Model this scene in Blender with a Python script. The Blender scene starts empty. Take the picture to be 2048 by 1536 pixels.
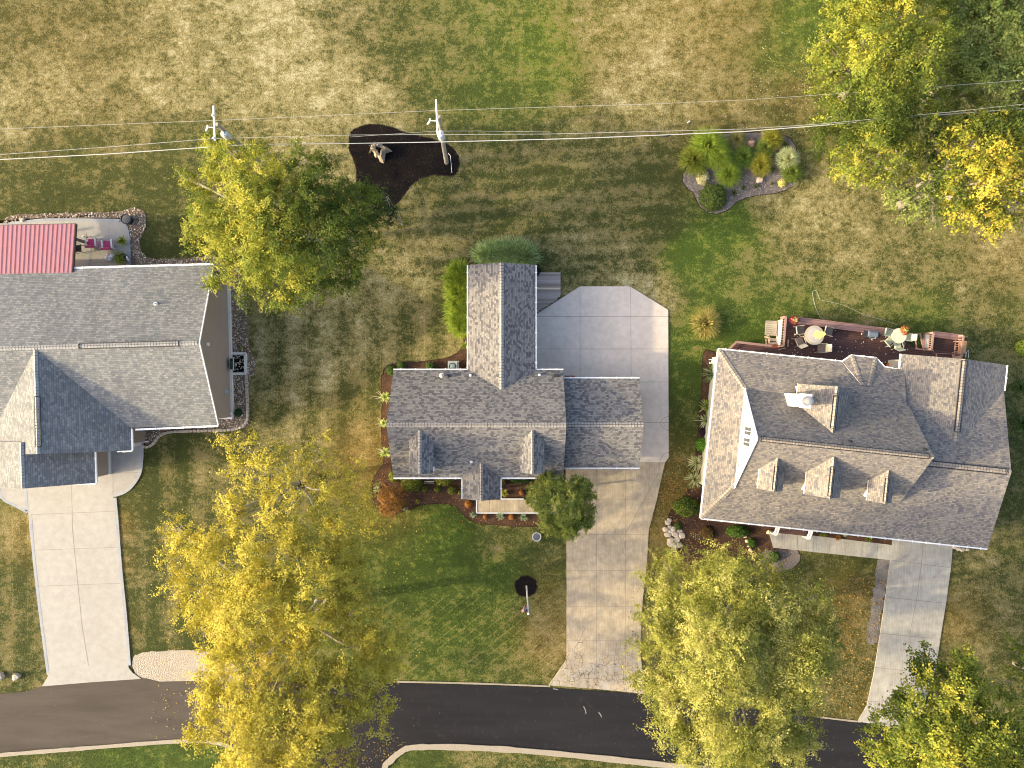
import bpy, math, random
import numpy as np
from mathutils import Vector as V, Matrix
R = math.radians
random.seed(7); RNG = np.random.default_rng(11)
C = bpy.context.scene.collection
S = bpy.context.scene
# ---------------------------------------------------------------- camera, sky, sun, exposure
H = 50.75; FPX = 1421.0
cam_d = bpy.data.cameras.new('camera'); cam = bpy.data.objects.new('camera', cam_d); C.objects.link(cam)
cam.location = (0, 0, H); cam.rotation_euler = (0, 0, 0)
cam_d.sensor_width = 36; cam_d.lens = FPX / 2048 * 36; cam_d.clip_end = 2000; cam_d.clip_start = .5
S.camera = cam
SUN_EL, SUN_AZ = R(19), R(9)          # light travels towards +x, a little +y
w = bpy.data.worlds.new('World'); S.world = w; w.use_nodes = True
nt = w.node_tree; bg = nt.nodes['Background']; sky = nt.nodes.new('ShaderNodeTexSky')
sky.sky_type = 'NISHITA'; sky.sun_disc = False; sky.sun_elevation = SUN_EL
sky.sun_rotation = R(270) - SUN_AZ; sky.air_density = .8; sky.dust_density = 5; sky.ozone_density = .3
nt.links.new(sky.outputs[0], bg.inputs[0]); bg.inputs[1].default_value = .15
sl = bpy.data.lights.new('sun', 'SUN'); sl.energy = 2.0; sl.angle = R(1.0); sl.color = (1, .82, .48)
sun = bpy.data.objects.new('sun', sl); C.objects.link(sun)
dirv = V((math.cos(SUN_EL) * math.cos(SUN_AZ), math.cos(SUN_EL) * math.sin(SUN_AZ), -math.sin(SUN_EL)))
sun.rotation_euler = dirv.to_track_quat('-Z', 'Y').to_euler()
S.view_settings.view_transform = 'Standard'; S.view_settings.look = 'None'
S.view_settings.exposure = 1.76; S.view_settings.gamma = 1; S.view_settings.use_curve_mapping = False
S.render.engine = 'CYCLES'; S.cycles.filter_width = 1.0; S.cycles.max_bounces = 8; S.cycles.diffuse_bounces = 4
# ---------------------------------------------------------------- helpers
def P(px, py, z=0.0):
    k = (H - z) / FPX
    return V(((px - 1024) * k, (768 - py) * k, z))
def PL(pts, z=0.0): return [P(a, b, z) for a, b in pts]
def tag(o, label=None, cat=None, group=None, kind=None):
    if label: o['label'] = label
    if cat: o['category'] = cat
    if group: o['group'] = group
    if kind: o['kind'] = kind
    return o
def empty(name, loc=(0, 0, 0), rz=0, label=None, cat=None, group=None):
    o = bpy.data.objects.new(name, None); C.objects.link(o); o.location = loc; o.rotation_euler = (0, 0, rz)
    o.empty_display_size = .2
    return tag(o, label, cat, group)
def copy_tree(o, parent=None):
    c = o.copy(); C.objects.link(c); c.parent = parent
    for ch in [q for q in bpy.data.objects if q.parent == o]: copy_tree(ch, c)
    return c
def smooth(pts, closed=True, n=6):
    out = []; m = len(pts); rng = range(m if closed else m - 1)
    for i in rng:
        g = lambda j: pts[j % m] if closed else pts[max(0, min(m - 1, j))]
        p0, p1, p2, p3 = g(i - 1), g(i), g(i + 1), g(i + 2)
        for k in range(n):
            t = k / n
            out.append(tuple(.5 * ((2 * p1[a]) + (-p0[a] + p2[a]) * t + (2 * p0[a] - 5 * p1[a] + 4 * p2[a] - p3[a]) * t * t
                        + (-p0[a] + 3 * p1[a] - 3 * p2[a] + p3[a]) * t ** 3) for a in range(len(p1))))
    if not closed: out.append(tuple(pts[-1]))
    return out
class MB:
    def __init__(s): s.v = []; s.f = []; s.m = []; s.uv = []
    def face(s, pts, mi=0, uv=None):
        b = len(s.v); s.v += [tuple(p) for p in pts]; s.f.append(tuple(range(b, b + len(pts)))); s.m.append(mi)
        s.uv.append(uv if uv else [(p[0], p[1]) for p in pts])
    def roof(s, pts, th=.14, mi=0, side=1):
        pts = [V(p) for p in pts]; n = V((0, 0, 0))
        for i in range(len(pts)): n += pts[i].cross(pts[(i + 1) % len(pts)])
        n.normalize()
        if n.z < 0: pts.reverse(); n = -n
        u = V((0, 0, 1)).cross(n)
        u = V((1, 0, 0)) if u.length < 1e-4 else u.normalized()
        w_ = n.cross(u)
        off = (n.x * 37.1 + n.y * 17.7)
        s.face(pts, mi, [(p.dot(u) + off, p.dot(w_)) for p in pts])
        low = [p - V((0, 0, th)) for p in pts]
        s.face(low[::-1], side)
        for i in range(len(pts)):
            j = (i + 1) % len(pts); s.face([low[i], low[j], pts[j], pts[i]], side)
    def wall(s, a, b, z0, z1, mi=0, z1b=None):
        a = V(a); b = V(b); L = (b.xy - a.xy).length; z1b = z1 if z1b is None else z1b
        s.face([(a.x, a.y, z0), (b.x, b.y, z0), (b.x, b.y, z1b), (a.x, a.y, z1)], mi, [(0, z0), (L, z0), (L, z1b), (0, z1)])
    def prism(s, pts, z0, z1, mi=0, side=None):
        side = mi if side is None else side
        pts = [(p[0], p[1]) for p in pts]
        ar = sum(pts[i][0] * pts[(i + 1) % len(pts)][1] - pts[(i + 1) % len(pts)][0] * pts[i][1] for i in range(len(pts)))
        if ar < 0: pts = pts[::-1]
        s.face([(x, y, z1) for x, y in pts], mi); s.face([(x, y, z0) for x, y in pts[::-1]], side)
        for i in range(len(pts)):
            a, b = pts[i], pts[(i + 1) % len(pts)]
            L = math.hypot(b[0] - a[0], b[1] - a[1])
            s.face([(a[0], a[1], z0), (b[0], b[1], z0), (b[0], b[1], z1), (a[0], a[1], z1)], side, [(0, z0), (L, z0), (L, z1), (0, z1)])
    def box(s, c, d, rz=0, mi=0, M=None):
        T = M if M else Matrix.Translation(V(c)) @ Matrix.Rotation(rz, 4, 'Z')
        if M: T = Matrix.Translation(V(c)) @ M
        h = [x / 2 for x in d]
        q = [T @ V((sx * h[0], sy * h[1], sz * h[2])) for sx in (-1, 1) for sy in (-1, 1) for sz in (-1, 1)]
        for f in ((0, 1, 3, 2), (4, 6, 7, 5), (0, 4, 5, 1), (2, 3, 7, 6), (0, 2, 6, 4), (1, 5, 7, 3)): s.face([q[i] for i in f], mi)
    def bar(s, a, b, w_=.05, h=.05, mi=0):
        a = V(a); b = V(b); d = b - a
        q = d.to_track_quat('X', 'Z').to_matrix().to_4x4()
        s.box((a + b) / 2, (d.length, w_, h), M=q, mi=mi)
    def tube(s, path, rad, n=8, mi=0, cap=True):
        path = [V(p) for p in path]
        if not isinstance(rad, (list, tuple)): rad = [rad] * len(path)
        rings = []; ref = None
        for i, p in enumerate(path):
            d = (path[min(i + 1, len(path) - 1)] - path[max(i - 1, 0)]).normalized()
            if ref is None: ref = V((0, 0, 1)) if abs(d.z) < .9 else V((1, 0, 0))
            x = d.cross(ref).normalized(); y = d.cross(x).normalized(); ref = -y if False else ref
            rings.append([p + (x * math.cos(2 * math.pi * k / n) + y * math.sin(2 * math.pi * k / n)) * rad[i] for k in range(n)])
        b = len(s.v)
        for r in rings: s.v += [tuple(q) for q in r]
        for i in range(len(rings) - 1):
            for k in range(n):
                k2 = (k + 1) % n
                s.f.append((b + i * n + k2, b + i * n + k, b + (i + 1) * n + k, b + (i + 1) * n + k2)); s.m.append(mi)
                s.uv.append([(k / n, i), (k / n, i), (k / n, i + 1), (k / n, i + 1)])
        if cap:
            s.face(rings[0], mi); s.face(rings[-1][::-1], mi)
    def lathe(s, c, prof, n=20, mi=0):
        c = V(c); b = len(s.v)
        for r, z in prof: s.v += [(c.x + r * math.cos(2 * math.pi * k / n), c.y + r * math.sin(2 * math.pi * k / n), c.z + z) for k in range(n)]
        for i in range(len(prof) - 1):
            for k in range(n):
                k2 = (k + 1) % n
                s.f.append((b + i * n + k, b + i * n + k2, b + (i + 1) * n + k2, b + (i + 1) * n + k)); s.m.append(mi)
                s.uv.append([(k / n, i)] * 4)
        if prof[-1][0] > 0: s.face([s.v[b + (len(prof) - 1) * n + k] for k in range(n)], mi)
        if prof[0][0] > 0: s.face([s.v[b + k] for k in range(n)][::-1], mi)
    def ribbon(s, pts, w_, z, mi=0):
        pts = [V((p[0], p[1])) for p in pts]; L = []; Rr = []
        for i, p in enumerate(pts):
            d = pts[min(i + 1, len(pts) - 1)] - pts[max(i - 1, 0)]
            if d.length < 1e-6: continue
            n = V((-d.y, d.x)).normalized() * (w_ / 2); L.append(p + n); Rr.append(p - n)
        for i in range(len(L) - 1):
            s.face([(Rr[i].x, Rr[i].y, z), (Rr[i + 1].x, Rr[i + 1].y, z), (L[i + 1].x, L[i + 1].y, z), (L[i].x, L[i].y, z)], mi)
    def build(s, name, mats, parent=None, smooth_=False, **kw):
        me = bpy.data.meshes.new(name); me.from_pydata(s.v, [], s.f)
        if not isinstance(mats, (list, tuple)): mats = [mats]
        for m in mats: me.materials.append(m)
        me.polygons.foreach_set('material_index', s.m)
        ul = me.uv_layers.new(name='UVMap'); flat = [c for f in s.uv for p in f for c in p]
        ul.data.foreach_set('uv', flat)
        if smooth_: me.polygons.foreach_set('use_smooth', [True] * len(s.f))
        me.update(); o = bpy.data.objects.new(name, me); C.objects.link(o)
        if parent: o.parent = parent; o.matrix_parent_inverse = Matrix.Identity(4)
        return tag(o, **kw)
# ---------------------------------------------------------------- materials
class N:
    def __init__(s, name):
        s.m = bpy.data.materials.new(name); s.m.use_nodes = True; s.t = s.m.node_tree; s.b = s.t.nodes['Principled BSDF']
        s.b.inputs['Roughness'].default_value = .85
    def n(s, typ, ins=None, **props):
        q = s.t.nodes.new(typ)
        for k, v in props.items(): setattr(q, k, v)
        for k, v in (ins or {}).items(): s.set(q.inputs[k], v)
        return q
    def set(s, sock, v):
        if isinstance(v, bpy.types.NodeSocket): s.t.links.new(v, sock)
        elif isinstance(v, bpy.types.Node): s.t.links.new(v.outputs[0], sock)
        elif isinstance(v, (tuple, list)) and len(v) == 3 and sock.type == 'RGBA': sock.default_value = (*v, 1)
        else: sock.default_value = v
    def math(s, op, a, b=0.0, c=None, clamp=False):
        q = s.n('ShaderNodeMath', {0: a, 1: b}, operation=op, use_clamp=clamp)
        if c is not None: s.set(q.inputs[2], c)
        return q.outputs[0]
    def noise(s, scale, det=3, rough=.55, vec=None, dist=0.0):
        q = s.n('ShaderNodeTexNoise', {'Scale': scale, 'Detail': det, 'Roughness': rough, 'Distortion': dist})
        s.set(q.inputs['Vector'], vec if vec else s.pos()); return q.outputs['Fac']
    def pos(s):
        if not hasattr(s, '_p'): s._p = s.n('ShaderNodeTexCoord').outputs['Object']
        return s._p
    def uv(s):
        if not hasattr(s, '_u'): s._u = s.n('ShaderNodeTexCoord').outputs['UV']
        return s._u
    def scale(s, vec, sc, rot=0):
        return s.n('ShaderNodeMapping', {'Vector': vec, 'Scale': sc, 'Rotation': (0, 0, rot)}).outputs[0]
    def ramp(s, fac, stops, interp='LINEAR'):
        q = s.n('ShaderNodeValToRGB', {'Fac': fac}); cr = q.color_ramp; cr.interpolation = interp
        while len(cr.elements) > 1: cr.elements.remove(cr.elements[-1])
        cr.elements[0].position = stops[0][0]; cr.elements[0].color = (*stops[0][1], 1)
        for p, c in stops[1:]:
            e = cr.elements.new(p); e.color = (*c, 1)
        return q.outputs[0]
    def mix(s, fac, a, b, mode='MIX'):
        q = s.n('ShaderNodeMix', data_type='RGBA', blend_type=mode)
        s.set(q.inputs['Factor'], fac); s.set(q.inputs[6], a); s.set(q.inputs[7], b); return q.outputs[2]
    def rng(s, v, a, b, c=0.0, d=1.0):
        return s.n('ShaderNodeMapRange', {0: v, 1: a, 2: b, 3: c, 4: d}, clamp=True).outputs[0]
    def sep(s, v): return s.n('ShaderNodeSeparateXYZ', {0: v}).outputs
    def col(s, c): s.set(s.b.inputs['Base Color'], c); return s
    def bump(s, h, st=.4, d=.02):
        s.set(s.b.inputs['Normal'], s.n('ShaderNodeBump', {'Height': h, 'Strength': st, 'Distance': d}).outputs[0]); return s
def g3(v): return (v, v, v)
_pc = {}
def paint(name, c, rough=.6, var=.18, metal=0.0, sc=3.0):
    if name in _pc: return _pc[name]
    q = N(name); q.b.inputs['Roughness'].default_value = rough; q.b.inputs['Metallic'].default_value = metal
    f = q.noise(sc, 5, .65)
    q.col(q.mix(f, tuple(x * (1 - var) for x in c), tuple(min(1, x * (1 + var)) for x in c)))
    _pc[name] = q.m; return q.m
def shingle(name, stops, bw=.32, bh=.135, streak=.25):
    q = N(name); u, v, _ = q.sep(q.uv())
    row = q.math('FLOOR', q.math('DIVIDE', v, bh)); fr = q.math('FRACT', q.math('DIVIDE', v, bh))
    wn = q.n('ShaderNodeTexWhiteNoise', {'W': row}, noise_dimensions='1D').outputs['Value']
    uu = q.math('ADD', q.math('DIVIDE', u, bw), q.math('MULTIPLY', wn, 7.0))
    cell = q.math('FLOOR', uu); fu = q.math('FRACT', uu)
    cx = q.n('ShaderNodeCombineXYZ', {0: cell, 1: row}).outputs[0]
    r = q.n('ShaderNodeTexWhiteNoise', {'Vector': cx}, noise_dimensions='2D').outputs['Value']
    c = q.ramp(r, stops)
    big = q.noise(.8, 4, .6, q.scale(q.uv(), (1, .3, 1)))
    fine = q.noise(28, 3, .7, q.uv())
    c = q.mix(1.0, c, q.ramp(big, [(.3, g3(1 - streak * .55)), (.7, g3(1 + streak * .35))]), 'MULTIPLY')
    c = q.mix(1.0, c, q.ramp(fine, [(.25, g3(.7)), (.75, g3(1.25))]), 'MULTIPLY')
    edge = q.math('MAXIMUM', q.math('LESS_THAN', fr, .16), q.math('LESS_THAN', fu, .07))
    c = q.mix(q.math('MULTIPLY', edge, .45), c, (.03, .03, .035))  # shadow line under each course put into the colour, with dark shingle gaps
    q.col(c); q.b.inputs['Roughness'].default_value = .95; q.b.inputs['Specular IOR Level'].default_value = .2
    h = q.math('ADD', q.math('MULTIPLY', q.math('SUBTRACT', 1.0, fr), .6), q.math('MULTIPLY', r, .6))
    q.bump(q.math('ADD', h, q.math('MULTIPLY', fine, .4)), .55, .02); return q.m
def concrete(name, base, stain, amt=.5, old=False, crack=None, blotch=.35):
    q = N(name); p = q.pos()
    n1 = q.noise(.35, 4, .6); n2 = q.noise(2.2, 5, .65); n3 = q.noise(30, 2, .6)
    c = q.mix(q.rng(n1, .35, .68, 0, amt), base, stain)
    c = q.mix(1.0, c, q.ramp(n2, [(.25, g3(1 - blotch * .45)), (.75, g3(1 + blotch * .3))]), 'MULTIPLY')
    c = q.mix(1.0, c, q.ramp(n3, [(.2, g3(.86)), (.8, g3(1.12))]), 'MULTIPLY')
    if old:
        br = q.noise(1.2, 3, .6, q.scale(p, (14, .6, 1)))
        c = q.mix(1.0, c, q.ramp(br, [(.3, g3(.84)), (.7, g3(1.12))]), 'MULTIPLY')
    if crack:
        x, y, z = q.sep(p)
        vor = q.n('ShaderNodeTexVoronoi', {'Scale': 3.3, 'Vector': q.n('ShaderNodeVectorMath', {0: p, 1: q.n('ShaderNodeTexNoise', {'Scale': 2.0}).outputs['Color']}, operation='ADD').outputs[0]}, feature='DISTANCE_TO_EDGE').outputs['Distance']
        ln = q.math('LESS_THAN', vor, q.rng(y, crack[0], crack[1], .04, .0))
        ln = q.math('MULTIPLY', ln, q.rng(q.noise(.9, 2), .42, .5))
        c = q.mix(q.math('MULTIPLY', ln, .75), c, (.05, .042, .035))
        wp = q.math('MULTIPLY', q.rng(y, crack[0] - 1.5, crack[1], 1.0, 0), q.rng(q.noise(1.6, 4, .7), .5, .6))
        c = q.mix(q.math('MULTIPLY', wp, .6), c, (.42, .41, .38))
    q.col(c); q.b.inputs['Roughness'].default_value = .9; q.bump(n3, .25, .01); return q.m
def boards(name, c1, c2, width=.14, rot=0.0, gap=.1, dark=(.02, .015, .012), wear=None, use_uv=False):
    q = N(name); p = q.scale(q.uv() if use_uv else q.pos(), (1, 1, 1), rot); x, y, z = q.sep(p)
    t = q.math('DIVIDE', y, width); row = q.math('FLOOR', t); fr = q.math('FRACT', t)
    r = q.n('ShaderNodeTexWhiteNoise', {'W': row}, noise_dimensions='1D').outputs['Value']
    gr = q.noise(2.0, 4, .7, q.scale(p, (1, 9, 1)))
    c = q.mix(q.math('MULTIPLY', q.math('ADD', r, gr), .5), c1, c2)
    if wear: c = q.mix(q.rng(q.noise(5, 4, .7, q.scale(p, (.6, 5, 1))), .55, .68, 0, .75), c, wear)
    c = q.mix(q.math('LESS_THAN', fr, gap), c, dark)
    q.col(c); q.b.inputs['Roughness'].default_value = .8; q.bump(q.math('MINIMUM', q.math('MULTIPLY', fr, 6.0), 1.0), .4, .02); return q.m
def leafmat(name, trans=.35, rough=.55, spec=.35):
    q = N(name); a = q.n('ShaderNodeAttribute', attribute_name='col').outputs['Color']
    q.col(a); q.b.inputs['Roughness'].default_value = rough; q.b.inputs['Specular IOR Level'].default_value = spec
    tr = q.n('ShaderNodeBsdfTranslucent', {'Color': q.mix(1.0, a, (1.1, 1.1, .5), 'MULTIPLY')})
    mx = q.n('ShaderNodeMixShader', {0: trans, 1: q.b.outputs[0], 2: tr.outputs[0]})
    q.t.links.new(mx.outputs[0], q.t.nodes['Material Output'].inputs['Surface']); return q.m
LEAF = leafmat('leaf_surface', .32, .7, .12); LEAFD = leafmat('shrub_leaf_surface', .22, .7, .12)
def bark(name, a, b):
    q = N(name); f = q.noise(9, 5, .7, q.scale(q.pos(), (1, 1, .35))); q.col(q.mix(f, a, b)); q.bump(f, .6, .04); return q.m
BARK = bark('grey_bark', (.10, .085, .065), (.34, .31, .26)); BARKP = bark('pale_bark', (.16, .14, .10), (.42, .38, .29))
WHITE = paint('white_trim_paint', (.78, .79, .80), .5, .06)
def siding(name, c, w_=.13):
    q = N(name); u, v, _ = q.sep(q.uv()); fr = q.math('FRACT', q.math('DIVIDE', v, w_))
    n = q.noise(1.5, 4, .6, q.uv())
    k = q.mix(n, tuple(x * .9 for x in c), tuple(min(1, x * 1.07) for x in c))
    q.col(q.mix(q.math('MULTIPLY', q.math('LESS_THAN', fr, .12), .4), k, (.08, .07, .06))); q.bump(fr, .5, .03); return q.m
GLASS = paint('window_glass', (.05, .06, .07), .08, .2); 
def mulchmat(name, a, b, c):
    q = N(name); v = q.n('ShaderNodeTexVoronoi', {'Scale': 16, 'Vector': q.pos()}); f = q.noise(14, 5, .75)
    cc = q.mix(q.rng(f, .3, .7), a, b)
    cc = q.mix(q.math('GREATER_THAN', q.noise(24, 3, .6), .66), cc, c)
    cc = q.mix(1.0, cc, q.ramp(q.noise(1.1, 3), [(.3, g3(.75)), (.7, g3(1.3))]), 'MULTIPLY')
    q.col(cc); q.bump(q.math('ADD', f, v.outputs['Distance']), .9, .05); q.b.inputs['Specular IOR Level'].default_value = .08; q.b.inputs['Roughness'].default_value = .95; return q.m
PAVED = []
# ================================================================ SETTING: lawn
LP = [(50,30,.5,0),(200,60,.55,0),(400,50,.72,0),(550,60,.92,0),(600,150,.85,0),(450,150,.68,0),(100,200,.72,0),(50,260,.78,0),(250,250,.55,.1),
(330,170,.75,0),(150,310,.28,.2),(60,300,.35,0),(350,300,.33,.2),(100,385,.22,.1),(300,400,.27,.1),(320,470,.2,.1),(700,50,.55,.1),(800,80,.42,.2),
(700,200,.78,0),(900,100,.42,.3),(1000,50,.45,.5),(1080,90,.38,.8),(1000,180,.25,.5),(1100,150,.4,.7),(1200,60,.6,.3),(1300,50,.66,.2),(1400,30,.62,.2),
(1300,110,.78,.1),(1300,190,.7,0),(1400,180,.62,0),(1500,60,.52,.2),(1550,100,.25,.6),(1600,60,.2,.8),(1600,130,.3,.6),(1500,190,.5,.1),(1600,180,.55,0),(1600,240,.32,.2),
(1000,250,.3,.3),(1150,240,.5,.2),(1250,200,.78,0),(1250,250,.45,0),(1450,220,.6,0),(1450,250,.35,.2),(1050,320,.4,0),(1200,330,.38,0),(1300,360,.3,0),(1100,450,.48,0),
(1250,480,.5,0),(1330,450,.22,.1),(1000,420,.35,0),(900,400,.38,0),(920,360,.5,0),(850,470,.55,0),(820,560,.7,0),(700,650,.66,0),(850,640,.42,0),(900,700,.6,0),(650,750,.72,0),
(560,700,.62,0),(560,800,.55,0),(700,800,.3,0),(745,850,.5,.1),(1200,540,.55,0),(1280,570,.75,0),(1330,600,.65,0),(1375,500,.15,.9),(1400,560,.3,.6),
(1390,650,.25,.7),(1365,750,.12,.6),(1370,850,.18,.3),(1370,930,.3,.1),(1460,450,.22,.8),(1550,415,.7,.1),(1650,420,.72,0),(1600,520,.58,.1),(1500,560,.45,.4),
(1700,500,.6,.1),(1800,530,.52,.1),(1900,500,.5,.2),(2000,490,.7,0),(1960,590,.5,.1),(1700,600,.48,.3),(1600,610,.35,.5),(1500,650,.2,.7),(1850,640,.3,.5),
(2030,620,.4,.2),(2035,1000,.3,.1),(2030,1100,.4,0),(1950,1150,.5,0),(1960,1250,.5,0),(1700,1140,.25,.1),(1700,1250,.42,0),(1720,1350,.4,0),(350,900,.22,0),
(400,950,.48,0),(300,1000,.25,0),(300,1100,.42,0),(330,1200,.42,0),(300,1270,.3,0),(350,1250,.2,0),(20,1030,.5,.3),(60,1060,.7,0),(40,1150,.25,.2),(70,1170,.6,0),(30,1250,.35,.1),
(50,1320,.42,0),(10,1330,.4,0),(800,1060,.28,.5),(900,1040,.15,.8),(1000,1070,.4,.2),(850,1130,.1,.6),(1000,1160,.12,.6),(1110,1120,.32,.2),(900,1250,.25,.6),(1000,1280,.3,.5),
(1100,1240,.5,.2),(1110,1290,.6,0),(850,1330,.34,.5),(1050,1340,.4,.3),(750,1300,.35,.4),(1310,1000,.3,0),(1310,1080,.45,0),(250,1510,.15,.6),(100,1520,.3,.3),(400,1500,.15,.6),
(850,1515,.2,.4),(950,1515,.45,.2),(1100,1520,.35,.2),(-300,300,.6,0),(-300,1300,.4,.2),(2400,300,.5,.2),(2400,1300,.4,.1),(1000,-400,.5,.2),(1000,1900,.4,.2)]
ORN = [(735,930,1.0,60),(760,1010,.7,50),(1350,1000,1.0,40),(1320,1090,.9,45),(1105,1270,.8,50),(1095,1200,.5,40),(60,1060,.7,45),(240,1050,.7,22),(240,1130,.6,20),(245,1250,.4,20),(1700,1200,.7,45),(1690,1240,.6,50),
       (1910,1240,.7,45),(1330,930,.5,40),(1760,1420,.5,50),(1400,20,.5,120),(1250,60,.35,120),(150,100,.3,150),(1350,1130,.7,40),(1450,215,.3,90),(1600,190,.35,60),(2020,490,.5,60),(60,50,.3,80)]
BARE = [(995,1095,16,20),(995,1120,12,14),(1920,577,17,22),(1396,697,12,9),(1750,575,14,10),(600,280,22,8),(815,375,25,18),(340,1270,14,9),(640,205,24,14),(620,590,20,25),(1990,1120,18,14),(960,300,12,8)]
def sstep(x, a, b):
    t = np.clip((x - a) / (b - a), 0, 1); return t * t * (3 - 2 * t)
def boxmask(X, Y, x0, x1, y0, y1, s=25): return sstep(X, x0 - s, x0 + s) * (1 - sstep(X, x1 - s, x1 + s)) * sstep(Y, y0 - s, y0 + s) * (1 - sstep(Y, y1 - s, y1 + s))
def make_lawn():
    xs = np.concatenate([[-600, -300, -150, -90, -60], np.arange(-46, 46.1, .3), [60, 90, 150, 300, 600]])
    ys = np.concatenate([[-600, -300, -150, -80, -50], np.arange(-34, 34.1, .3), [50, 80, 150, 300, 600]])
    X, Y = np.meshgrid(xs, ys); nx, ny = len(xs), len(ys)
    Z = np.zeros_like(X)
    co = np.stack([X, Y, Z], -1).reshape(-1, 3)
    i, j = np.meshgrid(np.arange(nx - 1), np.arange(ny - 1)); a = (j * nx + i).ravel()
    F = np.stack([a, a + 1, a + nx + 1, a + nx], -1)
    me = bpy.data.meshes.new('lawn'); me.vertices.add(len(co)); me.vertices.foreach_set('co', co.ravel())
    me.loops.add(F.size); me.loops.foreach_set('vertex_index', F.ravel()); me.polygons.add(len(F))
    me.polygons.foreach_set('loop_start', np.arange(0, F.size, 4)); me.polygons.foreach_set('loop_total', np.full(len(F), 4)); me.update()
    px = 1024 + co[:, 0] * 28; py = 768 - co[:, 1] * 28
    num = np.zeros(len(co)); lu = np.zeros(len(co)); den = np.zeros(len(co))
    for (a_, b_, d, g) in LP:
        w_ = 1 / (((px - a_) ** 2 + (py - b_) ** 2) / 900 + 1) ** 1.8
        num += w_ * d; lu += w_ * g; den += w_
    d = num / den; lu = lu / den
    orn = np.zeros(len(co))
    for a_, b_, v, s in ORN: orn = np.maximum(orn, v * np.exp(-((px - a_) ** 2 + (py - b_) ** 2) / (2 * s * s)))
    bare = np.zeros(len(co))
    for a_, b_, rx, ry in BARE: bare = np.maximum(bare, np.exp(-(((px - a_) / rx) ** 2 + ((py - b_) / ry) ** 2)))
    h = np.maximum(boxmask(px, py, 820, 1350, 290, 560), .35 * boxmask(px, py, 820, 1620, 40, 250, 60))
    v = np.maximum.reduce([boxmask(px, py, 520, 900, 600, 950, 50), boxmask(px, py, 280, 420, 880, 1300, 30), boxmask(px, py, -200, 80, 1040, 1350)])
    dg = boxmask(px, py, 760, 1130, 1180, 1350, 40)
    A = np.stack([d, lu, orn, bare], -1); B = np.stack([h, v, dg, np.ones_like(h)], -1)
    for nm, arr in (('lawn', A), ('mow', B)):
        at = me.attributes.new(nm, 'FLOAT_COLOR', 'POINT'); at.data.foreach_set('color', arr.astype(np.float32).ravel())
    o = bpy.data.objects.new('lawn', me); C.objects.link(o); o['kind'] = 'structure'
    q = N('lawn_grass'); p = q.pos()
    a = q.n('ShaderNodeAttribute', attribute_name='lawn'); b = q.n('ShaderNodeAttribute', attribute_name='mow')
    D, L, O = q.n('ShaderNodeSeparateColor', {0: a.outputs['Color']}).outputs; BR = a.outputs['Alpha']
    Hh, Vv, Dg = q.n('ShaderNodeSeparateColor', {0: b.outputs['Color']}).outputs
    x, y, z = q.sep(p)
    wob = q.math('MULTIPLY', q.math('SUBTRACT', q.noise(.25, 2), .5), 1.1)
    n0 = q.noise(.22, 3, .6); n1 = q.noise(.7, 5, .68, dist=.3); n2 = q.noise(2.6, 6, .75, dist=.2); n3 = q.noise(9, 5, .8, q.scale(p, (1.4, .8, 1))); n4 = q.noise(30, 3, .75, q.scale(p, (1, 1.5, 1))); n5 = q.noise(1.5, 6, .8, q.scale(p, (.6, 1.3, 1)))
    d = q.math('ADD', D, q.math('MULTIPLY', q.math('SUBTRACT', n1, .5), 1.5))
    d = q.math('ADD', d, q.math('MULTIPLY', q.math('SUBTRACT', n2, .5), 1.7))
    d = q.math('ADD', d, q.math('MULTIPLY', q.math('SUBTRACT', n5, .5), 1.1))
    d = q.math('ADD', d, q.math('MULTIPLY', q.math('SUBTRACT', n0, .5), .4))
    d = q.math('ADD', d, q.math('MULTIPLY', q.math('SUBTRACT', n3, .5), 1.3))
    # mowing stripes
    def stripe(co, per, width):
        s = q.math('SINE', q.math('MULTIPLY', q.math('ADD', co, wob), 6.2832 / per)); return s
    sh = q.math('MULTIPLY', stripe(q.math('ADD', y, q.math('MULTIPLY', x, -.03)), 1.02, 0), q.math('MULTIPLY', q.math('MULTIPLY', Hh, n2), .2))
    sh2 = q.math('MULTIPLY', stripe(y, 3.1, 0), q.math('MULTIPLY', Hh, .1))
    sv = q.math('MULTIPLY', stripe(q.math('ADD', x, q.math('MULTIPLY', y, .02)), 2.3, 0), q.math('MULTIPLY', Vv, .16))
    sv2 = q.math('MULTIPLY', q.math('LESS_THAN', q.math('FRACT', q.math('DIVIDE', x, 1.05)), .07), q.math('MULTIPLY', q.math('MULTIPLY', Vv, n1), .2))
    for t in (sh, sh2, sv, sv2): d = q.math('ADD', d, t)
    dc = q.math('ADD', q.math('MULTIPLY', x, .62), q.math('MULTIPLY', y, -.78))
    dc2 = q.math('ADD', q.math('MULTIPLY', x, .62), q.math('MULTIPLY', y, .78))
    dl = q.math('LESS_THAN', q.math('FRACT', q.math('DIVIDE', q.math('ADD', dc, q.math('MULTIPLY', wob, .12)), .52)), .17)
    dl2 = q.math('LESS_THAN', q.math('FRACT', q.math('DIVIDE', dc2, .78)), .1)
    dl = q.math('MULTIPLY', q.math('MAXIMUM', dl, q.math('MULTIPLY', dl2, .5)), q.math('MULTIPLY', Dg, q.rng(q.noise(.6, 2),   .35, .6, .03, .3)))
    d = q.math('ADD', d, dl)
    BR = q.rng(q.math('ADD', BR, q.math('MULTIPLY', q.math('SUBTRACT', n2, .5), 1.6)), .3, 1.0); d = q.math('ADD', d, q.math('MULTIPLY', BR, .45))
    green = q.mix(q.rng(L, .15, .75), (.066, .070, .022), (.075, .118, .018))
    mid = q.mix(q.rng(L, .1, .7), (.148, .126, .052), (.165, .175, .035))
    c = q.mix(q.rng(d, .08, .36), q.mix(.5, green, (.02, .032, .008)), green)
    c = q.mix(q.rng(d, .36, .5), c, mid)
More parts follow.
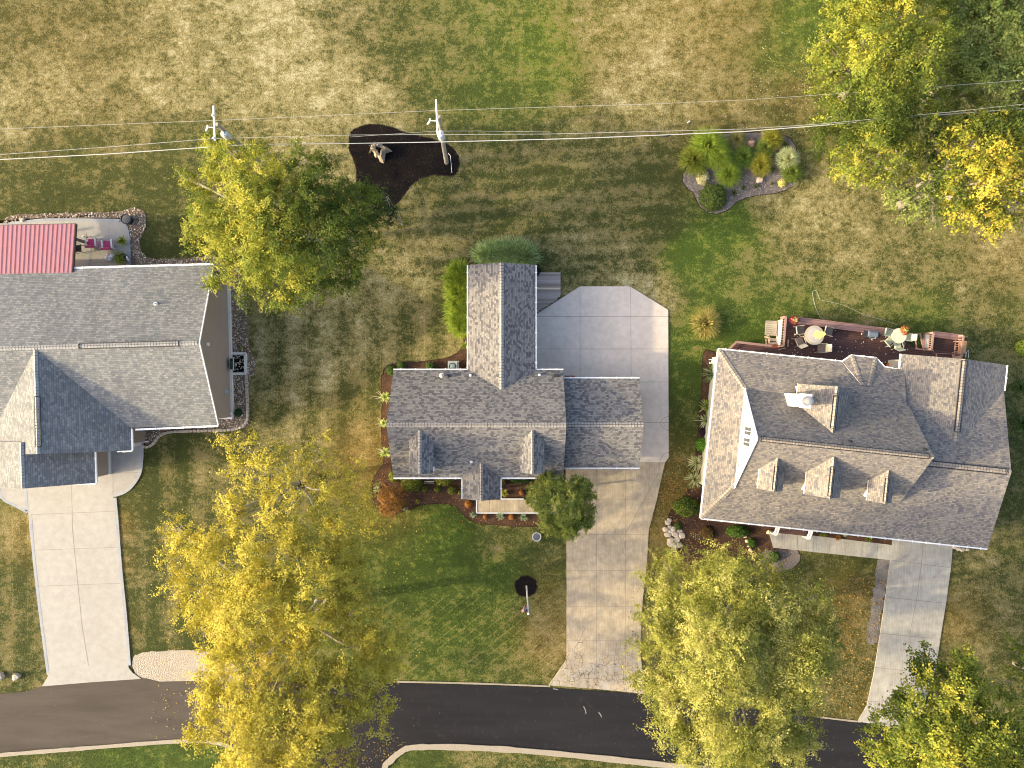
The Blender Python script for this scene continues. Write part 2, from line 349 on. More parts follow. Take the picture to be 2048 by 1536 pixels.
    c = q.mix(q.rng(d, .57, .73), c, q.mix(q.rng(D, .35, .65), (.175, .135, .065), (.265, .22, .105)))
    c = q.mix(q.rng(d, .84, 1.05), c, q.mix(q.rng(D, .35, .7), (.26, .21, .12), (.43, .37, .24)))
    c = q.mix(q.math('MULTIPLY', O, q.rng(q.noise(7, 4, .7), .35, .62, .05, .55)), c, (.36, .185, .05))
    # straw flecks and dark tufts
    c = q.mix(q.math('MULTIPLY', q.rng(q.noise(17, 4, .8, q.scale(p, (1, .6, 1), .5)), .58, .66), q.rng(d, .1, .9, .12, .6)), c, (.46, .36, .20))
    c = q.mix(q.math('MULTIPLY', q.rng(q.noise(12, 4, .8), .56, .66), .55), c, (.045, .055, .014))
    c = q.mix(1.0, c, q.ramp(n4, [(.32, g3(.42)), (.68, g3(1.55))]), 'MULTIPLY')
    c = q.mix(1.0, c, q.ramp(n3, [(.3, g3(.72)), (.7, g3(1.28))]), 'MULTIPLY')
    c = q.mix(1.0, c, (1.07, 1.12, 1.0), 'MULTIPLY'); q.col(c); q.b.inputs['Roughness'].default_value = .95; q.b.inputs['Specular IOR Level'].default_value = .15
    q.bump(q.math('ADD', n3, q.math('MULTIPLY', n4, .6)), .8, .07)
    me.materials.append(q.m)
make_lawn()
# ---- paved surfaces
JOINT = paint('joint_crack_line', (.215, .19, .16), .95)  # flat dark colour of the concrete joints and cracks
EDGE = mulchmat('cut_turf_edge', (.028, .02, .012), (.06, .045, .03), (.12, .09, .06))
CON_N = concrete('pale_new_concrete', (.55, .49, .435), (.48, .42, .365), .7)
CON_O = concrete('old_tan_concrete', (.46, .375, .26), (.33, .28, .205), .9, old=True, crack=(-20.8, -17.2), blotch=.7)
CON_L = concrete('smooth_cream_concrete', (.355, .343, .315), (.31, .295, .265), .6, blotch=.3)
CON_R = concrete('grey_broomed_concrete', (.40, .385, .34), (.32, .30, .26), .8, old=True, blotch=.5)
BAND = concrete('slate_stamped_band', (.27, .29, .32), (.37, .38, .38), .6)
def sheet(name, outline, z, mat, joints=(), jw=.028, sm=False, band=None, bw=.2, thick=.06, kind='structure', jit=0, extra=()):
    pts = smooth(outline) if sm else outline; PAVED.append(pts)
    m = MB(); q = PL(pts)
    if jit: q = [p + V((random.uniform(-jit, jit), random.uniform(-jit, jit), 0)) for p in q]
    m.prism(q, z - thick, z, 0)
    for a in joints: m.ribbon([p for p in PL(a)], jw, z + .004, 1)
    for a, wd in extra: m.ribbon(PL(a), wd, z + .005, 1)
    if band:
        for bl in band: m.ribbon([p for p in PL(smooth(bl, False))], bw, z + .007, 2)
    return m.build(name, [mat, JOINT, BAND], kind=kind)
# centre driveway: clean pad behind and beside the garage, old cracked slab in front
up = [(1060,640),(1075,627),(1160,573),(1260,573),(1336,620),(1337,915),(1330,924),(1120,924),(1120,800),(1060,760)]
sheet('parking_pad', up, .07, CON_N, [[(1160,573),(1160,760)],[(1261,573),(1262,760)],[(1062,633),(1336,633)],[(1062,698),(1336,698)],[(1270,764),(1336,764)],[(1280,845),(1337,845)]],
      extra=[([(1337,832),(1326,836),(1320,846),(1322,853),(1337,862)],.03),([(1326,846),(1330,853),(1337,854)],.02),([(1337,904),(1325,909),(1319,922)],.03)])
def cracks(x0, y0, ang, n, st=6, jit=.6):
    out = [(x0, y0)]; a = ang
    for _ in range(n):
        a = ang + random.uniform(-jit, jit); out.append((out[-1][0] + st * math.cos(a), out[-1][1] + st * math.sin(a)))
    return out
lo = [(1131,924),(1330,924),(1325,945),(1313,1000),(1297,1060),(1294,1120),(1285,1200),(1280,1300),(1290,1388),(1262,1384),(1200,1378),(1150,1374),(1097,1370),(1118,1340),(1133,1318),(1133,1100)]
jl = [[(1193,924),(1193,1366)],[(1251,924),(1251,1370)]] + [[(1133,y),(1300 if y < 1050 else 1290,y)] for y in (998,1069,1141,1213,1281)]
ex = [([(1319,922),(1317,945),(1290,995),(1252,1065)],.035),([(1252,1065),(1247,1075),(1250,1098)],.03),([(1229,1068),(1232,1055),(1240,1045),(1246,1030),(1248,1020)],.022),
      ([(1237,1069),(1243,1083),(1241,1095),(1250,1110)],.025),([(1171,1256),(1165,1265),(1162,1275),(1152,1290),(1148,1300),(1152,1310)],.035)]
sheet('front_driveway', lo, .062, CON_O, jl, extra=ex)
sheet('porch_walk', [(953,999),(1135,999),(1135,1025),(953,1025)], .14, CON_O, [[(979,999),(979,1024)],[(1010,999),(1010,1024)],[(1038,999),(1038,1024)],[(1068,999),(1068,1024)],[(1100,999),(1100,1024)]], thick=.14)
m = MB()
for a, b in (((953,1026),(1135,1026)),((953,998),(953,1026)),((1001,998),(1048,998))): m.bar(P(*a, .15), P(*b, .15), .07, .05)
m.build('walk_edging', WHITE, label='thin white edging bordering the front porch walk', cat='edging')
# left driveway and walk
ld = [(-60,960),(-60,1000),(-20,985),(8,1000),(20,1006),(40,1014),(58,1026),(60,1060),(67,1116),(80,1230),(94,1345),(97,1352),(85,1372),(180,1364),(283,1357),(266,1345),(258,1335),(250,1240),(240,1140),(233,1050),(228,993),(250,986),(268,970),(281,945),(285,915),(284,870),(284,820),(60,820)]
sheet('left_driveway', ld, .064, CON_L, [[(144,960),(146,1060),(152,1120),(158,1180),(165,1250),(178,1330)],[(62,1029),(232,1022)],[(70,1100),(240,1094)],[(75,1172),(242,1166)],[(227,899),(227,990)],[(225,946),(281,945)],[(265,858),(265,880)]],
      band=[[(285,872),(285,915),(281,945),(268,968),(250,984),(229,991)],[(231,995),(236,1050),(242,1130),(252,1230),(260,1330)],[(62,1030),(69,1116),(82,1230),(97,1345)],[(-2,975),(8,998),(30,1010),(56,1024)],[(50,973),(53,990),(55,1022)]], bw=.2, jw=.025)
# patio
pt = [(-60,447),(25,447),(60,440),(100,437),(230,438),(246,442),(256,452),(260,470),(262,500),(262,560),(-60,560)]
sheet('patio', pt, .066, CON_L, [[(219,440),(219,486)],[(148,486),(260,486)],[(184,480),(182,545)],[(184,526),(235,526)]], band=[[(20,448),(60,443),(100,440),(228,441),(243,445),(253,455),(258,475),(259,500),(259,545)],[(180,495),(179,545)]], bw=.2, jw=.025)
# right house drive and front walk
rd = [(1786,1060),(1907,1060),(1901,1134),(1891,1206),(1880,1275),(1870,1340),(1850,1400),(1840,1465),(1715,1442),(1733,1410),(1748,1340),(1765,1230),(1780,1119)]
sheet('right_driveway', rd, .064, CON_R, [[(1846,1075),(1842,1127),(1832,1200),(1818,1270)],[(1782,1120),(1902,1135)],[(1771,1194),(1892,1206)],[(1760,1266),(1862,1276)],[(1748,1334),(1850,1345)],[(1735,1402),(1800,1405)]])
wk = [(1536,1068),(1786,1105),(1784,1120),(1560,1098),(1546,1092)]
wk = [(1536,1060),(1786,1090),(1783,1120),(1546,1095)]
sheet('front_walk', wk, .062, CON_R, [[(1564,1066),(1563,1096)],[(1595,1070),(1593,1100)],[(1627,1074),(1625,1103)],[(1660,1078),(1657,1107)],[(1692,1082),(1689,1110)],[(1724,1086),(1721,1114)],[(1755,1089),(1752,1117)]])
# ---- road
q = N('asphalt'); n1 = q.noise(.5, 4, .6, q.scale(q.pos(), (.25, 1.6, 1))); n2 = q.noise(60, 2, .6)
xx, _, _ = q.sep(q.pos())
sunshade_mix = q.rng(q.math('ADD', xx, q.math('MULTIPLY', q.noise(.4, 3), 4.0)), -19.5, -11.5, 1.0, 0.0)  # brown sunlit left end and dark tree-shaded right end, put into the colour
c = q.mix(sunshade_mix, (.016, .016, .019), (.074, .062, .051))
c = q.mix(1.0, c, q.ramp(n1, [(.3, g3(.8)), (.7, g3(1.25))]), 'MULTIPLY'); c = q.mix(1.0, c, q.ramp(n2, [(.2, g3(.75)), (.8, g3(1.3))]), 'MULTIPLY')
c = q.mix(q.math('GREATER_THAN', q.noise(9, 2, .5), .76), c, (.2, .18, .15))
c = q.mix(q.rng(q.noise(1.3, 5, .75), .56, .72, 0, .3), c, (.055, .05, .046))
q.col(c); q.bump(n2, .3, .01); q.b.inputs['Specular IOR Level'].default_value = .15; q.b.inputs['Roughness'].default_value = .9; ASPH = q.m
rt = [(-700,1430),(-200,1398),(0,1387),(50,1383),(90,1371),(180,1364),(290,1356),(320,1363),(420,1361),(600,1364),(800,1366),(1000,1371),(1100,1375),(1262,1386),(1400,1405),(1640,1437),(1720,1444),(1850,1468),(2048,1500),(2700,1620)]
rb = [(2700,1740),(2048,1620),(1600,1552),(1340,1524),(1200,1510),(1100,1500),(1000,1492),(900,1488),(820,1490),(795,1500),(775,1520),(762,1545),(760,1700),(490,1700),(490,1540),(480,1505),(462,1488),(420,1480),(350,1479),(200,1489),(100,1497),(0,1505),(-200,1522),(-700,1560)]
sheet('road', rt + rb, .03, ASPH, thick=.03)
q = N('concrete_kerb_surface'); q.col(q.mix(q.noise(8, 4, .7), (.20, .17, .13), (.38, .335, .26))); CURB = q.m
def curb(pts, w_=.28, z=.1):
    m = MB(); pp = [V((p.x, p.y)) for p in PL(smooth(pts, False))]
    L = []; Rr = []
    for i, p in enumerate(pp):
        d = pp[min(i + 1, len(pp) - 1)] - pp[max(i - 1, 0)]; n = V((-d.y, d.x)).normalized() * w_ * random.uniform(.42, .56); L.append(p + n); Rr.append(p - n)
    for i in range(len(L) - 1):
        a, b, c_, d_ = Rr[i], Rr[i + 1], L[i + 1], L[i]
        m.face([(*a, z), (*b, z), (*c_, z), (*d_, z)]); m.face([(*a, 0), (*b, 0), (*b, z), (*a, z)]); m.face([(*d_, z), (*c_, z), (*c_, 0), (*d_, 0)])
    return m.build('kerb', CURB, kind='structure')
curb([(-700,1565),(-200,1527),(0,1509),(100,1501),(200,1493),(350,1482),(420,1483),(458,1492),(478,1508),(485,1540),(485,1700)])
curb([(767,1700),(768,1548),(782,1520),(802,1503),(825,1494),(900,1493),(1000,1497),(1100,1505),(1200,1515),(1340,1530),(1600,1558),(2048,1626),(2700,1746)], .42)
curb([(795,1363),(900,1365),(1000,1368),(1100,1372)], .12, .06)
curb([(1640,1434),(1700,1441),(1722,1443)], .12, .05)
m = MB()
for a, b in (((1167,1412),(1172,1427)),((1197,1424),(1203,1434)),((1106,1377),(1116,1379))): m.ribbon(PL([a, ((a[0]+b[0])/2+1, (a[1]+b[1])/2), b]), .07, .036)
m.build('paint_scuff', paint('scuffed_white', (.2, .2, .2), .8), kind='structure')
GRAVP = N('pale_gravel'); v = GRAVP.n('ShaderNodeTexVoronoi', {'Scale': 13, 'Vector': GRAVP.pos()})
GRAVP.col(GRAVP.mix(.55, GRAVP.ramp(GRAVP.n('ShaderNodeSeparateColor', {0: v.outputs['Color']}).outputs[0], [(0, (.22, .18, .135)), (.5, (.34, .29, .225)), (1, (.46, .41, .34))]), (.36, .31, .24))); GRAVP.bump(v.outputs['Distance'], .8, .04); GRAVP = GRAVP.m
sheet('gravel_shoulder', [(266,1320),(275,1308),(320,1302),(385,1301),(430,1305),(470,1330),(480,1366),(420,1364),(320,1366),(290,1358),(270,1346)], .022, GRAVP, sm=True, thick=.02, jit=.06)
GRAVG = mulchmat('grey_gravel', (.13, .115, .10), (.26, .235, .21), (.42, .39, .36))
sheet('gravel_strip', [(1757,1118),(1781,1121),(1772,1180),(1762,1240),(1755,1285),(1735,1285),(1740,1230),(1748,1170)], .02, GRAVG, sm=True, thick=.02, jit=.12)
# ---- planting beds
BLACKM = mulchmat('black_mulch', (.005, .004, .004), (.011, .009, .009), (.06, .048, .04))
BROWNM = mulchmat('brown_mulch', (.045, .026, .018), (.11, .062, .040), (.24, .15, .09))
GREYM = mulchmat('weathered_grey_mulch', (.12, .10, .088), (.23, .195, .175), (.36, .31, .28))
def bed(name, pts, mat, z=.03, edge=True):
    sp = smooth(pts); PAVED.append(sp); m = MB(); q = [p + V((random.uniform(-.04, .04), random.uniform(-.04, .04), 0)) for p in PL(sp)]
    m.prism(q, 0, z, 0)
    if edge: m.ribbon([(p.x, p.y) for p in q + q[:2]], .13, .013, 1)
    return m.build(name, [mat, EDGE], kind='structure')
bed('mulch_bed', [(700,272),(712,258),(740,250),(770,251),(800,262),(840,274),(880,283),(905,297),(917,318),(914,342),(900,351),(865,350),(835,360),(815,378),(795,405),(770,425),(735,415),(716,370),(712,330),(700,300)], BLACKM)
bed('mulch_bed', [(1366,362),(1375,330),(1400,285),(1450,268),(1520,266),(1575,275),(1592,300),(1596,340),(1590,368),(1560,383),(1510,391),(1475,402),(1455,420),(1425,427),(1402,415),(1388,388)], GREYM)
bed('mulch_bed', [(768,748),(775,733),(800,727),(860,722),(905,712),(926,690),(928,640),(900,560),(930,530),(960,500),(1060,500),(1078,540),(1060,620),(1000,760),(800,780)], BROWNM)
bed('mulch_bed', [(766,750),(765,800),(764,860),(766,900),(768,925),(755,945),(746,965),(748,1000),(760,1020),(780,1028),(810,1022),(840,1010),(880,1006),(910,1012),(930,1032),(955,1045),(1000,1050),(1060,1052),(1120,1040),(1150,1000),(1150,940),(1060,930),(830,930),(812,850),(812,750)], BROWNM, .026)
bed('mulch_bed', [(1033+5,1158),(1045,1153),(1058,1153),(1069,1160),(1073,1173),(1068,1186),(1055,1192),(1040,1190),(1032,1178),(1031,1166)], BLACKM)
bed('mulch_bed', [(1412,700),(1405,760),(1398,850),(1392,920),(1385,970),(1360,1000),(1338,1030),(1335,1060),(1345,1100),(1380,1130),(1440,1120),(1500,1110),(1545,1100),(1640,1100),(1780,1104),(1800,1060),(1600,1020),(1500,1000),(1460,760)], BROWNM)
bed('mulch_bed', [(1545,1096),(1590,1100),(1600,1115),(1590,1132),(1565,1143),(1535,1140),(1520,1110)], GREYM, .02)
# ================================================================ BUILDINGS
def part(mb, name, mats, parent, **kw):       # verts are in world metres, parent is an Empty or a mesh part
    o = mb.build(name, mats, parent, **kw)
    if parent.type == 'EMPTY': o.location = -parent.location
    return o
SH_C = shingle('grey_brown_shingles', [(0, (.10, .098, .105)), (.25, (.135, .13, .133)), (.42, (.185, .177, .172)), (.7, (.225, .213, .2)), (1, (.26, .246, .226))], .19, .12)
SH_L = shingle('silver_grey_shingles', [(0, (.15, .16, .17)), (.3, (.175, .183, .185)), (.65, (.21, .215, .21)), (1, (.265, .265, .258))], .22, .13, .3)
SH_R = shingle('weathered_tan_shingles', [(0, (.135, .13, .14)), (.3, (.20, .183, .17)), (.6, (.24, .218, .19)), (.85, (.30, .268, .225)), (1, (.215, .185, .165))], .18, .12, .2)
def capmat(name, a, b):
    q = N(name); r = q.n('ShaderNodeNewGeometry').outputs['Random Per Island']
    q.col(q.mix(q.math('MULTIPLY', q.math('ADD', r, q.noise(20, 2)), .5), a, b)); q.bump(q.noise(40, 2), .3, .01); return q.m
CAP_C = capmat('ridge_cap_grey', (.26, .24, .22), (.40, .37, .33)); CAP_L = capmat('ridge_cap_silver', (.24, .245, .25), (.40, .395, .37)); CAP_R = capmat('ridge_cap_tan', (.20, .17, .14), (.40, .35, .29))
VENT = paint('black_vent_plastic', (.02, .02, .022), .6)
def ridgecap(a, b, n1, n2, mat, parent, wd=.17, step=.2, vent=None):
    a = V(a); b = V(b); d = (b - a); L = d.length; d.normalize(); m = MB()
    k = int(L / step)
    for i in range(k):
        p = a + d * (i + .5) * L / k; jz = random.uniform(0, .012)
        for nn in (n1, n2):
            nn = V(nn).normalized(); e = d.cross(nn).normalized()
            if e.z > 0: e = -e
            off = nn * (.03 + jz); s = d * (L / k * .40)
            m.face([p - s + off, p + s + off, p + s + e * wd + off * .9, p - s + e * wd + off * .9][::1])
            m.face([p - s + e * wd + off * .9, p + s + e * wd + off * .9, p + s + e * wd - nn * .02, p - s + e * wd - nn * .02])
    o = part(m, 'ridge_cap', mat, parent)
    if vent:
        m = MB(); t0, t1 = vent
        for nn in (n1, n2):
            nn = V(nn).normalized(); e = d.cross(nn).normalized(); e = -e if e.z > 0 else e
            m.bar(a + d * L * t0 + e * (wd + .03) + nn * .02, a + d * L * t1 + e * (wd + .03) + nn * .03, .065, .06)
        for t in (t0, t1):
            for nn in (n1, n2):
                nn = V(nn).normalized(); e = d.cross(nn).normalized(); e = -e if e.z > 0 else e
                m.bar(a + d * L * t + nn * .05, a + d * L * t + e * (wd + .03) + nn * .04, .04, .05)
        part(m, 'ridge_vent', VENT, parent)
def gutter(pts, parent, r=.06, mat=None):
    m = MB()
    for a, b in zip(pts[:-1], pts[1:]):
        a = V(a); b = V(b); m.bar(a - V((0, 0, .04)), b - V((0, 0, .04)), r * 1.7, .11)
        L = (b - a).length; n = int(L / .9)
        for i in range(n):
            p = a + (b - a) * (i + .5) / n; dd = (b - a).normalized(); nrm = V((dd.y, -dd.x, 0))
            m.box(p + V((0, 0, .022)), (.05, .16, .02), math.atan2(dd.y, dd.x))
    return part(m, 'gutter', mat or WHITE, parent)
def window(a, b, z0, z1, parent, mull=2, fw=.09):
    """a window in a wall running a->b (world xy); frame with a pane under it"""
    a = V((a[0], a[1], 0)); b = V((b[0], b[1], 0)); d = (b - a).normalized(); nrm = V((d.y, -d.x, 0)); f = MB()
    o = nrm * .03
    for (p, q_, zz0, zz1) in ((a, a + d * fw, z0, z1), (b - d * fw, b, z0, z1)):
        f.bar((p + q_) / 2 + o + V((0, 0, zz0)), (p + q_) / 2 + o + V((0, 0, zz1)), .05, fw)
    f.bar(a + d * .05 + o + V((0, 0, z1 - .045)), b - d * .05 + o + V((0, 0, z1 - fw / 2)), .05, fw)
    f.bar(a + d * .05 + o + V((0, 0, z0 + .045)), b - d * .05 + o + V((0, 0, z0 + fw / 2)), .06, fw)
    for i in range(1, mull):
        p = a + (b - a) * i / mull; f.bar(p + o + V((0, 0, z0 + .09)), p + o + V((0, 0, z1 - .09)), .05, .05)
    w_ = part(f, 'window', WHITE, parent)
    g = MB(); e = nrm * .012
    g.face([a + e + V((0, 0, z0)), b + e + V((0, 0, z0)), b + e + V((0, 0, z1)), a + e + V((0, 0, z1))])
    part(g, 'pane', GLASS, w_); return w_
def garage_door(a, b, z1, parent, col=(.75, .73, .68)):
    a = V((a[0], a[1], 0)); b = V((b[0], b[1], 0)); d = (b - a).normalized(); nrm = V((d.y, -d.x, 0)); m = MB(); L = (b - a).length
    for i in range(4):
        z0 = .08 + i * (z1 - .08) / 4; z2 = z0 + (z1 - .08) / 4 - .03
        m.bar(a + V((0, 0, (z0 + z2) / 2)) + nrm * .03, b + V((0, 0, (z0 + z2) / 2)) + nrm * .03, .05, z2 - z0)
        for k in range(4):
            c0 = a + d * L * (k + .5) / 4 + nrm * .06 + V((0, 0, (z0 + z2) / 2)); m.bar(c0 - d * L * .09, c0 + d * L * .09, .02, (z2 - z0) * .6)
    dd = part(m, 'garage_door', paint('garage_door_paint', col, .6, .05), parent)
    m = MB(); m.bar(a + nrm * .1 + d * L * .46 + V((0, 0, .75)), a + nrm * .1 + d * L * .54 + V((0, 0, .75)), .03, .03); part(m, 'handle', VENT, dd)
def pipe(px, py, plane, r, h, mat, parent, name='vent_pipe', cap=False):
    p = ray(px, py, plane); m = MB()
    m.lathe((p.x, p.y, p.z - .1), [(r * 2.2, .0), (r * 2.2, .1 + .03), (r, .16), (r, .1 + h)] + ([(r * 1.9, .1 + h), (r * 1.9, .1 + h + .06), (r * .3, .1 + h + .14)] if cap else [(r * .7, .1 + h), (r * .7, h)]), 14)
    return part(m, name, mat, parent)
def plane3(a, b, c):
    a, b, c = V(a), V(b), V(c); n = (b - a).cross(c - a).normalized(); n = -n if n.z < 0 else n
    return (n, n.dot(a))
def ray(px, py, plane):
    n, d = plane; o = V((0, 0, H)); r = V(((px - 1024) / FPX, (768 - py) / FPX, -1)); t = (d - n.dot(o)) / n.dot(r); return o + r * t
def zat(plane, x, y): n, d = plane; return (d - n.x * x - n.y * y) / n.z
BLACKP = paint('black_metal', (.025, .025, .028), .5)
# ---------------------------------------------------------------- centre house
def centre_house():
    h = empty('grey_roofed_house', (-1.5, -2.5, 0), 0, 'single storey grey shingled house with two front dormers, small porch gable and attached garage', 'house')
    XL, XR, YT, YB, YR, ZE, ZR = -8.0, 3.46, .945, -6.31, -2.61, 2.8, 5.5
    m = MB()
    m.roof([(XL, YB, ZE), (XR, YB, ZE), (XR, YR, ZR), (XL, YR, ZR)]); m.roof([(XR, YT, ZE), (XL, YT, ZE), (XL, YR, ZR), (XR, YR, ZR)])
    main_f = plane3((XL, YB, ZE), (XR, YB, ZE), (XR, YR, ZR)); main_b = plane3((XR, YT, ZE), (XL, YT, ZE), (XL, YR, ZR))
    # garage
    GX, GT, GB, GR, gE, gR = 8.64, .373, -5.66, -2.66, 2.6, 4.22
    m.roof([(XR - .3, GB, gE), (GX, GB, gE), (GX, GR, gR), (XR - .3, GR, gR)]); m.roof([(GX, GT, gE), (XR - .3, GT, gE), (XR - .3, GR, gR), (GX, GR, gR)])
    g_f = plane3((XR, GB, gE), (GX, GB, gE), (GX, GR, gR)); g_b = plane3((XR, GT, gE), (GX, GT, gE), (GX, GR, gR))
    # back wing
    WL, WR, WX, WT, wR = -2.97, 1.586, -.69, 8.03, 3.8
    ym = YT - (wR - ZE) * (YT - YR) / (ZR - ZE)
    m.roof([(WL, WT, ZE), (WL, YT - .02, ZE), (WX, ym - .05, wR), (WX, WT, wR)]); m.roof([(WR, YT - .02, ZE), (WR, WT, ZE), (WX, WT, wR), (WX, ym - .05, wR)])
    w_l = plane3((WL, WT, ZE), (WX, WT, wR), (WX, ym, wR)); w_r = plane3((WR, WT, ZE), (WX, WT, wR), (WX, ym, wR))
    # porch gable
    PXL, PXR, PX, PY, pR = -99 * .03374, -23 * .03374, -61 * .0332, -7.76, 3.57
    ymp = YB + (pR - ZE) * (YR - YB) / (ZR - ZE)
    m.roof([(PXL, PY, ZE), (PX, PY, pR), (PX, ymp + .05, pR), (PXL, YB + .02, ZE)]); m.roof([(PXR, PY, ZE), (PXR, YB + .02, ZE), (PX, ymp + .05, pR), (PX, PY, pR)])
    p_l = plane3((PXL, PY, ZE), (PX, PY, pR), (PX, 0, pR)); p_r = plane3((PXR, PY, ZE), (PX, PY, pR), (PX, 0, pR))
    roof = part(m, 'roof', [SH_C, WHITE], h)
    ridgecap((XL, YR, ZR), (XR, YR, ZR), main_f[0], main_b[0], CAP_C, roof, .15)
    ridgecap((XR + .02, GR, gR), (GX, GR, gR), g_f[0], g_b[0], CAP_C, roof, .14)
    ridgecap((WX, WT, wR), (WX, ym, wR), w_l[0], w_r[0], CAP_C, roof, .14)
    ridgecap((PX, PY, pR), (PX, ymp, pR), p_l[0], p_r[0], CAP_C, roof, .11)
    gutter([(XL, YB - .05, ZE), (PXL, YB - .05, ZE)], h); gutter([(PXR, YB - .05, ZE), (XR, YB - .05, ZE)], h)
    gutter([(PXL - .04, YB, ZE), (PXL - .04, PY, ZE)], h, .04); gutter([(PXR + .04, YB, ZE), (PXR + .04, PY, ZE)], h, .04)
    gutter([(XL, YT + .05, ZE), (WL, YT + .05, ZE)], h, .04); gutter([(WL - .04, YT, ZE), (WL - .04, WT, ZE)], h, .04); gutter([(WR + .04, WT, ZE), (WR + .04, YT, ZE)], h, .04)
    gutter([(WR, YT + .05, ZE), (XR, YT + .05, ZE)], h, .04); gutter([(XR, GB - .05, gE), (GX, GB - .05, gE)], h, .045); gutter([(GX, GT + .05, gE), (XR, GT + .05, gE)], h, .045)
    # walls
    sd = siding('cream_lap_siding', (.55, .52, .45)); m = MB(); o = .35
    x0, x1, y0, y1 = XL + .25, XR - .2, YB + o, YT - o
    m.wall((x0, y0), (x1, y0), 0, ZE + .15); m.wall((x1, y1), (x0, y1), 0, ZE + .15)
    for x, s in ((x0, 1), (x1, 0)):
        a, b = ((x, y1), (x, y0)) if s else ((x, y0), (x, y1)); m.wall(a, b, 0, ZE)
        q_ = [(x, y1, ZE), (x, y0, ZE), (x, YR, ZR - .15)]; m.face(q_ if s else q_[::-1], 0, [(y1, ZE), (y0, ZE), (YR, ZR)])
    m.wall((x1 + .003, GB + o), (GX - .25, GB + o), 0, gE + .1); m.wall((GX - .25, GB + o), (GX - .25, GT - o), 0, gE); m.wall((GX - .25, GT - o), (x1 + .003, GT - o), 0, gE + .1)
    m.face([(GX - .25, GB + o, gE), (GX - .25, GT - o, gE), (GX - .25, GR, gR - .14)], 0, [(0, 2), (5, 2), (2.5, 4)])
    m.wall((WL + .3, WT - .25), (WL + .3, y1), 0, ZE); m.wall((WR - .3, y1), (WR - .3, WT - .25), 0, ZE); m.wall((WR - .3, WT - .25), (WL + .3, WT - .25), 0, ZE)
    m.face([(WR - .3, WT - .25, ZE), (WL + .3, WT - .25, ZE), (WX, WT - .25, wR - .14)], 0, [(0, 2), (4, 2), (2, 4)])
    part(m, 'wall', sd, h)
    for a in (-7.2, -5.2): window((a, y0), (a + 1.3, y0), .9, 2.2, h)
    window((.4, y0), (2.2, y0), .9, 2.2, h, 3)
    for y in (2.2, 4.6): window((WL + .3, y + 1.1), (WL + .3, y), .9, 2.1, h)
    window((WR - .3, 5.0), (WR - .3, 6.2), .9, 2.1, h)
    garage_door((XR + .6, GB + o), (GX - .9, GB + o), 2.15, h)
    for x in (PXL + .2, PXR - .2): m = MB(); m.box((x, PY + .3, 1.4), (.16, .16, 2.6)); part(m, 'porch_column', WHITE, h)
    m = MB(); m.prism([(PXL, PY + .05), (PXR, PY + .05), (PXR, y0), (PXL, y0)], 0, .13); part(m, 'porch_floor', CON_O, h)
    m = MB(); m.box(((PXL + PXR) / 2, y0 - .03, 1.15), (1.0, .06, 2.05)); dr = part(m, 'front_door', paint('dark_green_door', (.05, .08, .07), .4), h)
    # dormers
    for (pl, pr, pm) in ((818, 866, 840), (1040, 1089, 1065)):
        top = ray(pm, 860, main_f); zr = top.z; zl = ray(pl if pl < 1000 else pr, 882, main_f).z
        k = (H - zl) / FPX; xl, xr = (pl - 1024) * k, (pr - 1024) * k; xm = (xl + xr) / 2
        yf = (768 - 946) * (H - zl) / FPX
        yl = ray(pl, 882, main_f).y; dm = MB()
        dm.roof([(xl, yf, zl), (xm, yf, zr), (xm, top.y + .1, zr), (xl, yl + .1, zl)], .1); dm.roof([(xr, yf, zl), (xr, yl + .1, zl), (xm, top.y + .1, zr), (xm, yf, zr)], .1)
        d = part(dm, 'dormer', [SH_C, WHITE], h)
        ridgecap((xm, yf, zr), (xm, top.y, zr), V((xl - xm, 0, (xm - xl) * 2)), V((xr - xm, 0, (xm - xl) * 2)), CAP_C, d, .1)
        wm = MB(); yb = yf + .2; zb = zat(main_f, 0, yb) - .05; il = xl + .15; ir = xr - .15
        wm.face([(il, yb, zb), (ir, yb, zb), (ir, yb, zl), (xm, yb, zr - .1), (il, yb, zl)], 0, [(0, 0), (1.4, 0), (1.4, 1.4), (.7, 2), (0, 1.4)])
        wm.face([(il, yl, zl), (il, yb, zb), (il, yb, zl)][::1], 0, [(1.5, 1.4), (0, 0), (0, 1.4)]); wm.face([(ir, yb, zb), (ir, yl, zl), (ir, yb, zl)], 0, [(0, 0), (1.5, 1.4), (0, 1.4)])
        part(wm, 'dormer_wall', siding('cream_lap_siding_dormer', (.55, .52, .45)), d)
        window((xm - .4, yb), (xm + .4, yb), zb + .35, zl - .1, d)
    m = MB(); q_ = P(868, 937, 3.6); m.box((q_.x, q_.y, 3.55), (.05, .25, .35)); part(m, 'dormer_trim', WHITE, h)
    tan = paint('tan_vent_metal', (.55, .48, .38), .5); wp = paint('white_pvc', (.8, .8, .78), .4)
    pipe(884, 751, main_b, .08, .3, tan, h, 'roof_vent', True); pipe(941, 751, main_b, .045, .3, wp, h); pipe(1079, 750, main_b, .045, .35, wp, h); pipe(943, 923, main_f, .05, .35, wp, h)
    m = MB(); q_ = ray(1111, 751, main_b); m.box((q_.x, q_.y, q_.z + .05), (.26, .22, .18)); part(m, 'roof_vent', VENT, h)
    m = MB(); q_ = ray(897, 752, main_b); m.lathe((q_.x, q_.y, q_.z), [(.13, -.05), (.13, .08), (.04, .12)], 12); part(m, 'roof_vent', VENT, h)
    m = MB(); q_ = P(935, 735, 2.4); m.tube([(q_.x, q_.y, 2.6), (q_.x, q_.y, .1)], .07); part(m, 'downspout', WHITE, h)
    m = MB(); a = P(1130, 754, .2); b = P(1149, 754, .2); m.bar(a, b, .2, .35); part(m, 'door_step', paint('brick_red_wood', (.24, .08, .035), .7), h)
    return main_f, main_b
main_f, main_b = centre_house()
